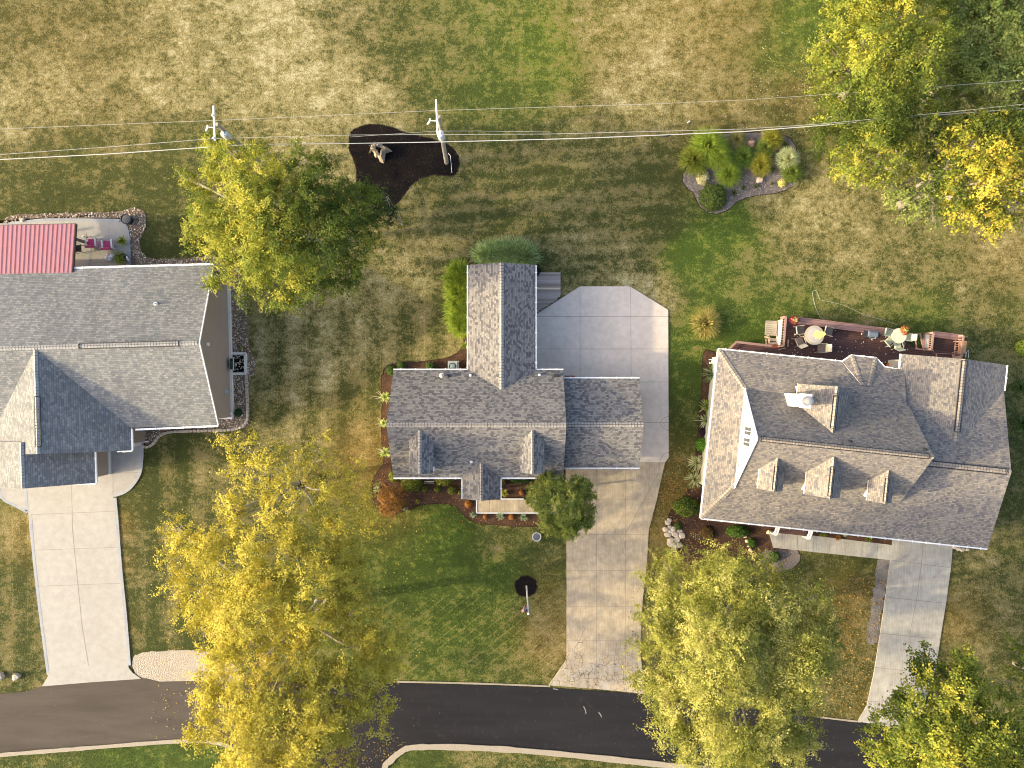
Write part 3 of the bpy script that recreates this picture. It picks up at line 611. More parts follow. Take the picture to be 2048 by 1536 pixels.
# ---------------------------------------------------------------- left house
def left_house():
    h = empty('silver_roofed_house', (-30, 1, 0), 0, 'large house with pale silver grey shingles and taupe gable wall beside the stone bed', 'house')
    ZE, ZR = 2.8, 5.35
    TR = P(424, 529.5, ZE); BR = P(436, 850.5, ZE); RR = P(403, 684, ZR)
    dx = V((-math.cos(R(1.6)), -math.sin(R(1.6)), 0)); L = 26
    TR = BR + (TR - BR).dot(V((-math.sin(R(1.6)), math.cos(R(1.6)), 0))) * V((-math.sin(R(1.6)), math.cos(R(1.6)), 0))
    RR = (TR + BR) / 2; RR.z = ZR
    TL, BL, RL = TR + dx * L, BR + dx * L, RR + dx * L
    m = MB(); m.roof([BL, BR, RR, RL]); m.roof([TR, TL, RL, RR])
    pf = plane3(BL, BR, RR); pb = plane3(TR, TL, RR)
    # front wing, ridge runs towards the street
    up_ = V((-math.sin(R(1.6)), math.cos(R(1.6)), 0)); zr = 5.25; zw = 5.25
    we = P(261, 880, ZE); top = ray(70, 698, pf); zw = top.z
    wr = P(67, 905, zw)
    dn = -up_
    def along(p, y_target): return p + dn * ((p.y - y_target) / -dn.y)
    ye = P(0, 901, ZE).y
    E1 = P(262, 858, ZE); E2 = along(E1, ye); T1 = V((along(top, ye).x, ye, zw)); T0 = top + up_ * .3
    half = (E1 - top).xy.dot(-dx.xy)
    W1 = E2 + dx * (2 * half); W0 = E1 + dx * (2 * half)
    E0 = E1 + up_ * .6
    m.roof([E2, E0 , T0, T1]); m.roof([W1, T1, T0, W0 + up_ * .6])
    # garage extension
    z2 = 4.68; F1 = P(191, 966, ZE); g1 = P(45, 971, z2); F0 = F1 + up_ * 3; g0 = g1 + up_ * 3; hw = abs((g1 - F1).xy.dot(dx.xy)); K1 = F1 + dx * 2 * hw; K0 = K1 + up_ * 3
    g1 = F1 + dx * hw; g1.z = z2; g0 = g1 + up_ * 3
    m.roof([F1, F0, g0, g1]); m.roof([K0, K1, g1, g0])
    roof = part(m, 'roof', [SH_L, WHITE], h)
    ridgecap(RR + dx * .1, RL, pf[0], pb[0], CAP_L, roof, .14, vent=(.047, .292))
    nr = (T1 - E2).cross(E0 - E2); nr = -nr if nr.z < 0 else nr; nl = V((-nr.x, nr.y, nr.z))
    ridgecap(top, T1, nr, nl, CAP_L, roof, .14, vent=(.45, .93))
    ridgecap(g1, g0, nr, nl, CAP_L, roof, .14)
    gutter([TR + up_ * .05, TL + up_ * .05], h, .07); gutter([BR - up_ * .05, E1 - up_ * .05 - dx * .3], h, .07); gutter([E1 - dx * .05, E2 - dx * .05], h, .06); gutter([F0 - dx * .05 - up_ * .8, F1 - dx * .05], h, .06)
    gutter([F1 + dn * .05, K1 + dn * .05], h, .05); gutter([E2 + dn * .05, E2 + dn * .05 + dx * 1.0], h, .05)
    m = MB(); m.bar(RR - dx * .02 + V((0, 0, -.02)), BR - dx * .02 + V((0, 0, -.02)), .06, .1); m.bar(RR - dx * .02 + V((0, 0, -.02)), TR - dx * .02 + V((0, 0, -.02)), .06, .1); part(m, 'rake_trim', WHITE, h)
    # walls
    sd = siding('taupe_lap_siding', (.335, .275, .235), .11)
    o = .42; wa = V((BR.x, BR.y, 0)) - dx * -.0; A = P(465, 834, 0); A = A - V((0, 0, 0)); B = A + up_ * 9.95
    m = MB(); ins = dx * 24
    m.wall(A, B, .3, ZE); mid = (A + B) / 2
    m.face([(A.x, A.y, ZE), (B.x, B.y, ZE), (mid.x, mid.y, ZR - .2)], 0, [(0, ZE), (9.95, ZE), (5, ZR)])
    m.wall(B, B + ins, 0, ZE + .15); m.wall(A + dx * 5.4, A, 0, ZE + .15)
    G1 = P(221, 948, 0); G0 = G1 + up_ * 3.6; m.wall(G1, G0, .3, ZE); m.wall(G1 + dx * (2 * hw - .8), G1, 0, ZE + .2)
    Ea = V((E1.x, E1.y, 0)) + dx * .5; Eb = V((E2.x, E2.y, 0)) + dx * .5 + up_ * .4; m.wall(Eb, Ea + up_ * 1.5, 0, ZE); m.wall(Eb + dx * 2.5, Eb, 0, ZE)
    part(m, 'wall', sd, h)
    m = MB()
    m.bar(A + V((0, 0, .15)) - dx * .06, B + V((0, 0, .15)) - dx * .06, .17, .3); part(m, 'foundation_trim', paint('pale_foundation', (.62, .61, .57), .7, .08), h); m = MB(); m.bar(G1 + V((0, 0, .15)) - dx * .04, G0 + V((0, 0, .15)) - dx * .04, .12, .3)
    m_ = MB(); m_.bar(A - dx * .1 + dn * .05 + V((0, 0, .15)), A + dx * .9 + dn * .05 + V((0, 0, .15)), .13, .3); part(m_, 'corner_trim', WHITE, h)
    part(m, 'foundation_trim', paint('pale_foundation', (.62, .61, .57), .7, .08), h)
    m = MB(); q_ = mid - dx * .06; m.box((q_.x, q_.y, 3.9), (.08, .22, .3)); part(m, 'gable_light', WHITE, h)
    garage_door((G1 + dx * 5.8)[:2], (G1 + dx * .8)[:2], 2.3, h)
    # basement window well
    m = MB(); q_ = [P(463, 707), P(492, 707), P(493, 747), P(464, 748)]; z = .16
    for a, b in zip(q_[:-1], q_[1:]):
        m.bar(a + V((0, 0, z / 2)), b + V((0, 0, z / 2)), .17, z + .1)
    w_ = part(m, 'window_well', paint('pale_foundation', (.62, .61, .57)), h)
    m = MB(); m.prism([(p.x, p.y) for p in PL([(466, 711), (489, 711), (489, 744), (466, 744)])], -.01, .035); part(m, 'well_floor', BLACKM, w_)
    m = MB(); m.bar(P(464.5, 717, .5), P(464.5, 739, .5), .05, .75); part(m, 'well_window', paint('dark_green_glass', (.03, .05, .045), .15), w_)
    m = MB(); m.bar(P(467, 716, .4), P(467, 740, .4), .03, .03); m.bar(P(468, 716, .1), P(468, 740, .1), .03, .03); part(m, 'window_bar', WHITE, w_)
    pipe(312, 608, pb, .06, .25, paint('white_pvc', (.8, .8, .78)), h)
    m = MB(); q_ = A + up_ * 1.85; m.box((q_.x, q_.y, 1.2), (.18, .3, .35)); m.tube([(q_.x + .08, q_.y, 1.1), (q_.x + .1, q_.y, .1)], .03); part(m, 'utility_meter', paint('meter_grey', (.35, .38, .42), .5), h)
    m = MB(); q_ = P(463, 827, .4); m.box((q_.x, q_.y, .4), (.12, .15, .2)); part(m, 'outlet_box', WHITE, h)
    # porch column by the walk
    m = MB(); a = P(276, 884, .02)
    m.box((a.x, a.y, .5), (.45, .45, .9)); m.box((a.x, a.y, .98), (.54, .54, .07)); m.box((a.x + .02, a.y, 1.9), (.2, .2, 1.8)); m.bar((a.x, a.y, .06), (a.x + .8, a.y + .05, .06), .1, .12)
    part(m, 'porch_column', paint('pinkish_white_paint', (.66, .61, .60), .6), h)
    m = MB(); m.prism([(p.x, p.y) for p in PL([(262, 857), (291, 857), (291, 878), (262, 884)])], 0, .1); part(m, 'porch_floor', CON_L, h)
left_house()
# ---------------------------------------------------------------- right house
def right_house():
    h = empty('tan_roofed_house', (22, -4, 0), 0, 'large angled house with weathered tan shingles, white gable and white chimney behind a red deck', 'house')
    ZE = 2.8; s = .29
    th = R(-6.0); e = V((math.cos(th), math.sin(th), 0)); n = V((-math.sin(th), math.cos(th), 0))
    FL = P(1402, 1036, ZE); FR = P(1975, 1097, ZE); D = (P(1433, 698, ZE) - FL).dot(n)      # front eave and depth
    W_ = (FR - FL).dot(e); BL = FL + n * D; LL = FL
    DR = (P(2007, 782, ZE) - FR).dot(n)
    BR = FR + n * DR
    zg = 4.3; RRt = FR + n * DR / 2; RRt.z = zg
    hw = D / 2; zl = ZE + s * hw
    # low main roof: hip at the left, gable at the right
    XS = 7.0                                        # where the wider left body meets the garage body
    RL = FL + e * hw * .72 + n * hw; RL.z = zl
    m = MB()
    pf = plane3(FL, FR, RRt); pb = plane3(BL, BL + e, RL)
    RM = FL + e * (W_ - 7) + n * DR / 2; RM.z = zg
    m.roof([FL, FR, RRt, RM, RL])
    m.roof([BL, FL, RL])
    Bm = BL + e * 12.6
    m.roof([BL + e * 12.6, BL, RL, RL + e * (12.6 - .72 * hw)])
    Bx = FL + e * 10 + n * DR; m.roof([BR, Bx, V((RM.x, RM.y, zg)) - e * 4, RRt])
    # back wing, low gable facing the rear lawn
    wL, wT, wR_, wX = P(1801, 736, ZE), P(1803, 708, ZE), P(2010, 729, ZE), None
    tw = (wT - FL).dot(n); xl = (wT - FL).dot(e); xr = (FR - FL).dot(e); xm = (xl + xr) / 2; zx = 3.95
    def G(a, b, z): p = FL + e * a + n * b; return V((p.x, p.y, z))
    depth = DR / 2 + 1.2
    m.roof([G(xl, tw, ZE), G(xl, DR - 3, ZE), G(xm, depth, zx), G(xm, tw, zx)]); m.roof([G(xr, DR, ZE), G(xr, tw, ZE), G(xm, tw, zx), G(xm, depth, zx)])
    # bay roof
    b0, b1, b2, b3 = P(1684, 723, ZE), P(1703, 710, ZE), P(1752, 715, ZE), P(1769, 733, ZE); bt1 = ray(1722, 770, pb); bt2 = ray(1736, 772, pb)
    bt1.z = bt2.z = max(bt1.z, bt2.z) + .12
    m.roof([b0, b1, bt1]); m.roof([b1, b2, bt2, bt1]); m.roof([b2, b3, bt2]); bb = [b0 - n * 1.2, b0, bt1, bt2, b3, b3 - n * 1.2]
    # steep upper half storey
    zr2 = 6.85; u0 = ray(1493, 777, pb); u1 = ray(1470, 975, pf)
    x0 = ((u0 - FL).dot(e) + (u1 - FL).dot(e)) / 2; yb = (u0 - FL).dot(n); yf = (u1 - FL).dot(n)
    ap = P(1869, 913, zr2); x1 = (ap - FL).dot(e); ap0 = P(1516, 878, zr2); ym_ = ((ap - FL).dot(n) + (ap0 - FL).dot(n)) / 2
    zb = 3.45
    yB = ym_ + (zr2 - zb); yF = ym_ - (zr2 - zb) * 1.0
    yB = yb; yF = yf
    m.roof([G(x0 - .05, yF, zb), G(x1, yF, zb), G(x1, ym_, zr2), G(x0 - .05, ym_, zr2)]); m.roof([G(x1, yB, zb), G(x0 - .05, yB, zb), G(x0 - .05, ym_, zr2), G(x1, ym_, zr2)])
    uf = plane3(G(x0, yF, zb), G(x1, yF, zb), G(x1, ym_, zr2)); ub = plane3(G(x1, yB, zb), G(x0, yB, zb), G(x0, ym_, zr2))
    roof = part(m, 'roof', [SH_R, WHITE], h)
    ridgecap(G(x0 + .1, ym_, zr2), G(x1, ym_, zr2), uf[0], ub[0], CAP_R, roof, .16, vent=(.005, .97))
    ridgecap(G(x1 + .05, DR / 2, zg), G(W_, DR / 2, zg), pf[0], plane3(BR, Bx, RRt)[0], CAP_R, roof, .15, vent=(.03, .95))
    ph = plane3(BL, FL, RL)[0]
    ridgecap(FL + V((0, 0, .01)), FL + (RL - FL) * .62, pf[0], ph, CAP_R, roof, .16); ridgecap(BL, BL + (RL - BL) * .55, pb[0], ph, CAP_R, roof, .16)
    nl = plane3(G(xl, tw, ZE), G(xm, depth, zx), G(xm, tw, zx))[0]; nr = plane3(G(xr, tw, ZE), G(xm, depth, zx), G(xm, tw, zx))[0]
    ridgecap(G(xm, tw, zx), G(xm, depth + .4, zx), nl, nr, CAP_R, roof, .15, vent=(.02, .88))
    ridgecap(b1, bt1, plane3(b0, b1, bt1)[0], plane3(b1, b2, bt1)[0], CAP_R, roof, .13); ridgecap(b2, bt2, plane3(b2, b3, bt2)[0], plane3(b1, b2, bt1)[0], CAP_R, roof, .13)
    gutter([FL - n * .05, FR - n * .05], h, .05); gutter([BL - e * .05, FL - e * .05], h, .05); gutter([BL + n * .04, b0 + n * .03], h, .045); gutter([b0, b1, b2, b3, G(xl, (b3 - FL).dot(n) - .1, ZE)], h, .045)
    gutter([G(xl - .04, (b3 - FL).dot(n) - .1, ZE), G(xl - .04, tw, ZE)], h, .05); gutter([G(xr + .05, tw, ZE), G(xr + .05, DR, ZE)], h, .05)
    # gable wall with windows
    m = MB(); m.face([G(x0, yB - .1, zb), G(x0, yF + .1, zb), G(x0, ym_, zr2 - .12)], 0, [(0, 0), (6, 0), (3, 3.4)])
    m_ = MB(); m_.face([G(x1 - .1, yF + .1, zb), G(x1 - .1, yB - .1, zb), G(x1 - .1, ym_, zr2 - .12)], 0, [(0, 0), (6, 0), (3, 3.4)]); part(m_, 'gable_wall', siding('cream_gable_siding', (.56, .53, .42)), h)
    part(m, 'gable_wall', siding('white_lap_siding', (.68, .68, .68)), h); m = MB()
    for a in (yB, yF): m.bar(G(x0 - .07, a, zb), G(x0 - .07, ym_, zr2), .05, .16)
    m.bar(G(x0 - .08, yB, zat(ub, 0, 0) * 0 + zb + .18), G(x0 - .08, yF, zb + .18), .06, .14)
    part(m, 'gable_trim', WHITE, h)
    a0 = G(x0 - .02, ym_ + .62, 0); a1 = G(x0 - .02, ym_ + .05, 0); c0 = G(x0 - .02, ym_ - .1, 0); c1 = G(x0 - .02, ym_ - .67, 0)
    window(a0[:2], a1[:2], 4.15, 5.6, h, 2, .04); window(c0[:2], c1[:2], 4.15, 5.6, h, 2, .05)
    # walls below
    m = MB(); o = .4
    m.wall(G(o, o + 1.6, 0), G(11.7, o + 1.6, 0), 0, ZE + .1); m.wall(G(11.7, o, 0), G(W_ - .3, o, 0), 0, ZE + .1); m.wall(G(W_ - .3, o, 0), G(W_ - .3, tw - .3, 0), 0, ZE)
    m.wall(G(W_ - .3, tw - .3, 0), G(xl + .3, tw - .3, 0), 0, ZE); m.wall(G(xl + .3, tw - .3, 0), G(xl + .3, D - o, 0), 0, ZE); m.wall(G(xl + .3, D - o, 0), G(o, D - o, 0), 0, ZE + .1); m.wall(G(o, D - o, 0), G(o, o + 1.6, 0), 0, ZE)
    m.face([G(W_ - .3, o, ZE), G(W_ - .3, DR - .2, ZE), G(W_ - .3, DR / 2, zg - .15)], 0, [(0, 0), (8, 0), (4, 1.4)])
    m.face([G(xr - .3, tw - .3, ZE), G(xl + .3, tw - .3, ZE), G(xm, tw - .3, zx - .15)], 0, [(0, 0), (6, 0), (3, 1.2)])
    part(m, 'wall', siding('cream_yellow_siding', (.56, .53, .42)), h)
    for a in (1.2, 4.0, 8.3): window(G(a, o + 1.6, 0)[:2], G(a + 1.2, o + 1.6, 0)[:2], .9, 2.3, h)
    window(G(4.4, D - o, 0)[:2], G(3.2, D - o, 0)[:2], 1.1, 2.3, h); garage_door(G(12.9, o, 0)[:2], G(16.9, o, 0)[:2], 2.3, h)
    for px, py in ((1551, 1069), (1617, 1077)):        # white railings beside the front steps
        a = P(px, py, .85); b = P(px + 9, py - 26, 1.25); m = MB()
        for k in (-.11, .11): m.bar(a + e * k, b + e * k, .07, .05)
        for i in range(8): c = a + (b - a) * i / 7; m.bar(c - e * .09, c + e * .09, .09 if i % 7 else .14, .045)
        for k in (-.11, .11): m.bar(a + e * k, V((a.x, a.y, .1)) + e * k, .06, .06)
        part(m, 'stair_railing', WHITE, h)
    m = MB(); m.prism(PL([(1561, 1040), (1617, 1046), (1612, 1072), (1554, 1066)], .3), .05, .3); part(m, 'front_steps', paint('dark_brown_boards', (.09, .045, .038), .7), h)
    # front dormers
    for (l0, l1, rt, rb, r0, r1) in (((1520, 934), (1519, 979), (1556, 916), (1553, 984), (1570, 937), (1567, 981)), ((1611, 946), (1608, 989), (1669, 913), (1666, 998), (1689, 958), (1686, 997)), ((1738, 959), (1735, 1002), (1778, 940), (1774, 1008), (1791, 967), (1787, 1004))):
        tp = ray(*rt, uf); tx = (tp - FL).dot(e); zr_ = tp.z; q0 = ray(*l0, uf); zl_ = q0.z
        xl_ = (P(*l0, zl_) - FL).dot(e); hwd = tx - xl_; hh = zr_ - zl_
        yfr = (P(*rb, zr_) - FL).dot(n); d = MB(); yt = (tp - FL).dot(n)
        zl_ = zr_ - hwd * 1.0
        # meet the slope at eave height
        k = (yt - yF) / (zr_ - zb) if zr_ > zb else 1; yl_ = yt - (zr_ - zl_) * (ym_ - yF) / (zr2 - zb)
        d.roof([G(tx - hwd, yfr, zl_), G(tx, yfr, zr_), G(tx, yt + .1, zr_), G(tx - hwd, yl_ + .1, zl_)], .09); d.roof([G(tx + hwd, yfr, zl_), G(tx + hwd, yl_ + .1, zl_), G(tx, yt + .1, zr_), G(tx, yfr, zr_)], .09)
        dd = part(d, 'dormer', [SH_R, WHITE], h)
        ridgecap(G(tx, yfr, zr_), G(tx, yt, zr_), -e + V((0, 0, 1)), e + V((0, 0, 1)), CAP_R, dd, .11, vent=(.05, .75))
        wm = MB(); yw = yfr + .15; il = tx - hwd + .3; ir = tx + hwd - .3; zq = max(zat(uf, *G(tx, yw, 0)[:2]), zat(pf, *G(tx, yw, 0)[:2])) - .08
        wm.face([G(il, yw, zq), G(ir, yw, zq), G(ir, yw, zl_), G(tx, yw, zr_ - .1), G(il, yw, zl_)], 0, [(0, 0), (1, 0), (1, 1), (.5, 1.5), (0, 1)])
        wm.face([G(il, yl_, zl_), G(il, yw, zq), G(il, yw, zl_)], 0, [(1, 1), (0, 0), (0, 1)]); wm.face([G(ir, yw, zq), G(ir, yl_, zl_), G(ir, yw, zl_)], 0, [(0, 0), (1, 1), (0, 1)])
        part(wm, 'dormer_wall', siding('white_lap_siding_small', (.66, .65, .58)), dd)
    # rear dormer under the chimney
    tp = ray(1666, 866, ub); zr_ = tp.z; tx = (tp - FL).dot(e); ytop = (P(1674, 773, zr_) - FL).dot(n); yt = (tp - FL).dot(n); hwd = 1.8; zl_ = zr_ - hwd
    yl_ = yt + (zr_ - zl_) * (yB - ym_) / (zr2 - zb)
    d = MB(); d.roof([G(tx, ytop, zr_), G(tx - hwd, ytop, zl_), G(tx - hwd, yl_ - .1, zl_), G(tx, yt - .1, zr_)], .1); d.roof([G(tx + hwd, ytop, zl_), G(tx, ytop, zr_), G(tx, yt - .1, zr_), G(tx + hwd, yl_ - .1, zl_)], .1)
    dd = part(d, 'dormer', [SH_R, WHITE], h)
    ridgecap(G(tx, ytop, zr_), G(tx, yt, zr_), -e + V((0, 0, 1)), e + V((0, 0, 1)), CAP_R, dd, .15, vent=(.2, .9))
    wm = MB(); yw = ytop - .15; zq = 3.4
    wm.face([G(tx + hwd - .15, yw, zq), G(tx - hwd + .15, yw, zq), G(tx - hwd + .15, yw, zl_), G(tx, yw, zr_ - .1), G(tx + hwd - .15, yw, zl_)], 0, [(0, 0), (3, 0), (3, 1), (1.5, 2.5), (0, 1)])
    wm.face([G(tx - hwd + .15, yw, zq), G(tx - hwd + .15, yl_, zl_ ), G(tx - hwd + .15, yw, zl_)], 0, [(0, 0), (1, 1), (0, 1)]); wm.face([G(tx + hwd - .15, yl_, zl_), G(tx + hwd - .15, yw, zq), G(tx + hwd - .15, yw, zl_)], 0, [(0, 0), (1, 1), (0, 1)])
    part(wm, 'dormer_wall', siding('white_lap_siding_small', (.66, .65, .58)), dd)
    # chimney
    c0 = P(1602, 802, 7.3); cx, cy = 0, 0
    bot = P(1579, 803, 4.2); top = P(1611, 802, 7.0); c_ = (bot + top) / 2; cm = MB()
    tc = P(1612, 802, 6.4)
    cm.box((tc.x, tc.y, 4.9), (.62, .82, 2.9), th); cm.box((tc.x, tc.y, 6.38), (.7, .9, .1), th)
    ch = part(cm, 'chimney', paint('white_chimney_panels', (.66, .66, .67), .55, .04), roof)
    cm = MB(); cm.lathe((tc.x + .03, tc.y, 6.41), [(.3, .0), (.3, .08), (.17, .1), (.17, .42), (.24, .42), (.24, .55), (.1, .6)], 16); part(cm, 'flue', paint('galvanised_flue', (.30, .30, .31), .35, .1, .3), ch)
    pipe(1825, 764, plane3(BR, Bx, RRt), .07, .2, paint('white_pvc', (.8, .8, .78)), h)
    pipe(1700, 883, ub, .05, .2, VENT, h); pipe(1850, 899, ub, .05, .2, VENT, h)
    m = MB(); a = P(1420, 720, 1.5); m.bar(P(1418, 719, 1.5), P(1431, 719, 1.5), .06, .08); m.bar(P(1418, 726, 1.5), P(1431, 726, 1.5), .06, .08); m.bar(P(1424, 723, 1.4), P(1432, 723, 1.4), .12, .3); part(m, 'window_awning', WHITE, h)
    m = MB(); m.bar(P(1791, 721, 2.2), P(1801, 720, 2.2), .07, .12); m.box(P(1798, 728, 1.2), (.25, .5, 2.2), th); part(m, 'corner_post', paint('cream_post', (.6, .55, .45)), h)
right_house()
# ================================================================ FOLIAGE
def quads_mesh(name, cen, A, B, col, mat, parent=None, fold=None, **kw):
    n = len(cen); co = np.empty((n, 4, 3), np.float32)
    co[:, 0] = cen - A; co[:, 1] = cen + B; co[:, 2] = cen + A; co[:, 3] = cen - B
    if fold is not None: co[:, 2] += fold; co[:, 0] += fold
    me = bpy.data.meshes.new(name); me.vertices.add(4 * n); me.vertices.foreach_set('co', co.ravel())
    me.loops.add(4 * n); me.loops.foreach_set('vertex_index', np.arange(4 * n, dtype=np.int32)); me.polygons.add(n)
    me.polygons.foreach_set('loop_start', np.arange(0, 4 * n, 4, dtype=np.int32)); me.polygons.foreach_set('loop_total', np.full(n, 4, np.int32))
    c4 = np.ones((n, 4, 4), np.float32); c4[:, :, :3] = np.clip(col, 0, 1)[:, None, :]
    at = me.attributes.new('col', 'FLOAT_COLOR', 'POINT'); at.data.foreach_set('color', c4.ravel()); me.update()
    me.materials.append(mat); o = bpy.data.objects.new(name, me); C.objects.link(o)
    if parent:
        o.parent = parent
        if parent.type == 'EMPTY': o.location = -parent.location
    return tag(o, **kw)
def unit(a): return a / (np.linalg.norm(a, axis=-1, keepdims=True) + 1e-9)
def rdir(n): return unit(RNG.normal(size=(n, 3)))
GREEN = [(.050, .085, .018), (.085, .14, .028), (.15, .20, .035)]
def pal(p, t): # t in 0..1 array
    p = np.array(p); t = np.clip(t, 0, .999) * (len(p) - 1); i = t.astype(int); f = (t - i)[:, None]; return p[i] * (1 - f) + p[i + 1] * f
def crown(lobes, palette, dens=3.0, per=30, leaf=.085, clump=.36, stretch=1.6, droop=0.0, tint=None, shell=.45, jit=.07, flat=.8, ljit=.08):
    cen = []; A = []; B = []; col = []; tips = []
    sub = []
    for lb in lobes:
        px, py, r, z = lb[:4]; dn = lb[4] if len(lb) > 4 else 1
        c = np.array(P(px, py, z)); r = r * (H - z) / FPX
        if r < 1.0: sub.append((c, r, dn, 0)); continue
        k = int(5 + r * r * 1.5); dd = rdir(k); dd[:, 2] = np.abs(dd[:, 2]) * .9 - .1; dd = unit(dd); q_ = RNG.uniform(.5, .74, k)
        tn = RNG.normal(0, .15, k)
        for j in range(k): sub.append((c + dd[j] * r * q_[j] * np.array([1, 1, flat]), r * RNG.uniform(.24, .42) + .12, dn, tn[j]))
    for c, r, dn, tsub in sub:
        nc = max(5, int(dens * dn * 6.0 * r * r)); d = rdir(nc); d[:, 2] = d[:, 2] * .9 + .25; d = unit(d)
        rad = r * (shell + (1 - shell) * RNG.random(nc) ** .6) * (1 + RNG.normal(0, .07, nc))
        cc = c + d * rad[:, None] * np.array([1, 1, flat]); cc[:, 2] = np.maximum(cc[:, 2], .5)
        out = unit(d * np.array([1, 1, .35]) + RNG.normal(0, .35, (nc, 3))); out[:, 2] -= droop; out = unit(out)
        cs = clump * RNG.uniform(.65, 1.35, nc); tips.append((c, cc))
        t = np.clip(RNG.normal(.5, .15, nc) + tsub, 0, 1); nk = unit(d * .7 + rdir(nc) * .45 + np.array([0, 0, .6]))
        k = np.repeat(np.arange(nc), per); m = len(k)
        off = RNG.normal(0, .5, (m, 3)); al = RNG.normal(0, 1, m) * .55 * stretch
        pp = cc[k] + (off * .55 + out[k] * al[:, None]) * cs[k][:, None]
        dp = ((pp - cc[k]) * nk[k]).sum(1, keepdims=True); pp = pp - nk[k] * dp * .6
        nrm = unit(rdir(m) * .5 + nk[k]); a = unit(np.cross(nrm, rdir(m))); b = np.cross(nrm, a)
        s = leaf * RNG.uniform(.6, 1.35, m)
        cen.append(pp); A.append(a * s[:, None]); B.append(b * (s * .55)[:, None])
        tt = t[k] + RNG.normal(0, jit, m)
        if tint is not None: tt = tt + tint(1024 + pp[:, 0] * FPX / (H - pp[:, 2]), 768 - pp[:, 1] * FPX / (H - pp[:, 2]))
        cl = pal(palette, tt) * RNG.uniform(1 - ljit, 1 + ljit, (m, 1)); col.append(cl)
    return np.concatenate(cen), np.concatenate(A), np.concatenate(B), np.concatenate(col), tips
def tree(name, label, base, lobes, palette, cat='tree', group='trees around the houses', fork=.35, tr=.22, bark_=None, twigs=5, kids='crown', mat=None, twr=.02, tilt=0.0, **kw):
    if tilt: mx = sum(l[0] for l in lobes) / len(lobes); lobes = [(l[0], l[1], l[2], l[3] + tilt * (l[0] - mx) / 100, *l[4:]) for l in lobes]
    b = P(*base, 0); root = empty(name, b, 0, label, cat, group)
    cen, A, B, col, tips = crown(lobes, palette, **kw)
    quads_mesh(kids, cen, A, B, col, mat or LEAF, root)
    m = MB(); zt = max(lb[3] for lb in lobes); top = V((b.x, b.y, zt * fork))
    m.tube([b - V((0, 0, .1)), b + (top - b) * .12, b + (top - b) * .6 + V((random.uniform(-.1, .1), .1, 0)), top], [tr * 1.35, tr, tr * .85, tr * .75], 10)
    step_ = max(1, len(tips) // 13)
    for c, cc in tips[::step_]:
        c = V(c); mid = top + (c - top) * .5 + V((random.uniform(-.3, .3), random.uniform(-.3, .3), .35)); rr = tr * .42
        m.tube([top - V((0, 0, .2)), mid, c], [rr, rr * .7, rr * .4], 6)
        for j in RNG.choice(len(cc), min(twigs, len(cc)), replace=False):
            e_ = V(cc[j]); e_ = c + (e_ - c) * 1.05; md = (c + e_) / 2 + V((random.uniform(-.2, .2), random.uniform(-.2, .2), .12))
            m.tube([mid + (c - mid) * random.uniform(.4, 1), md, e_], [rr * .35, max(twr, rr * .2), twr * .5], 4, cap=False)
    part(m, 'trunk', bark_ or BARK, root); return root
YG = [(.055, .085, .018), (.11, .15, .026), (.19, .23, .036), (.34, .34, .05), (.48, .43, .07)]
GOLD = [(.22, .19, .035), (.35, .31, .05), (.48, .42, .065), (.57, .50, .09), (.52, .40, .08)]
WIL = [(.08, .10, .02), (.17, .19, .035), (.28, .29, .06), (.42, .40, .11), (.54, .49, .17)]
DG = [(.075, .115, .03), (.13, .18, .045), (.2, .25, .07), (.27, .31, .09)]
def t1tint(px, py): return -.05 + .22 * np.exp(-(((px - 450) / 105) ** 2 + ((py - 430) / 150) ** 2)) - .16 * sstep(px, 500, 640)  # yellow side: turning leaves plus warm sunlight put into the leaf colour
tree('maple_tree', 'broad green tree turning yellow on one side, beyond the silver roof corner under the wires', (642, 492),
 [(470,300,30,8.9),(508,318,32,8.9),(440,292,20,8.9),(455,335,55,7),(430,300,35,6.5),(505,345,70,8),(410,370,45,6.5),(460,410,85,9),(540,410,90,9.5),(600,350,60,7.5),(640,400,75,8),(415,470,50,6.5),(480,500,75,7.5),(560,480,90,9),(640,470,85,8),
  (700,420,60,6),(735,400,38,5),(700,490,60,5.5),(630,550,60,6),(560,560,65,6.5),(440,545,38,6),(500,580,38,5.5),(540,595,30,4.5),(610,585,32,4),(690,545,45,4.5),(745,455,38,4.5),(365,350,20,6),(380,440,28,6),(760,500,22,3.5),(430,290,30,6),(630,320,35,6.5),(545,320,26,6.5)],
 YG, tint=t1tint, tilt=.9, dens=3.2, per=44, leaf=.062, tr=.26, twigs=7, bark_=BARKP, fork=.3)
tree('yellow_locust_tree', 'sparse golden tree with bare pale limbs showing, between the houses beside the left lawn', (628, 958),
 [(452,872,22,7.5),(480,905,34,8),(468,945,32,8),(505,870,20,7.5),(530,915,34,8),(562,900,26,7.5),(560,955,36,8.5),(520,980,40,8.5),(470,1000,36,8),(448,1030,25,7),(600,945,36,8),(640,905,28,7),(655,870,16,6.5),
  (640,960,38,7),(690,940,30,6.5),(725,930,14,6),(690,985,36,6.5),(640,1010,42,8),(580,1010,45,9),(530,1040,42,9),(730,980,24,5.5),(730,1030,30,5.5),(680,1040,38,6.5),(615,900,18,7),(480,1050,36,8),(745,1060,20,5)],
 GOLD, dens=3.0, per=30, leaf=.062, clump=.33, stretch=2.0, tr=.24, twigs=10, bark_=BARKP, fork=.35, twr=.026, shell=.25)
def t4tint(px, py): return -.2 * np.exp(-(((px - 700) / 90) ** 2 + ((py - 1180) / 110) ** 2)) - .3 * np.exp(-(((px - 640) / 45) ** 2 + ((py - 1330) / 50) ** 2))
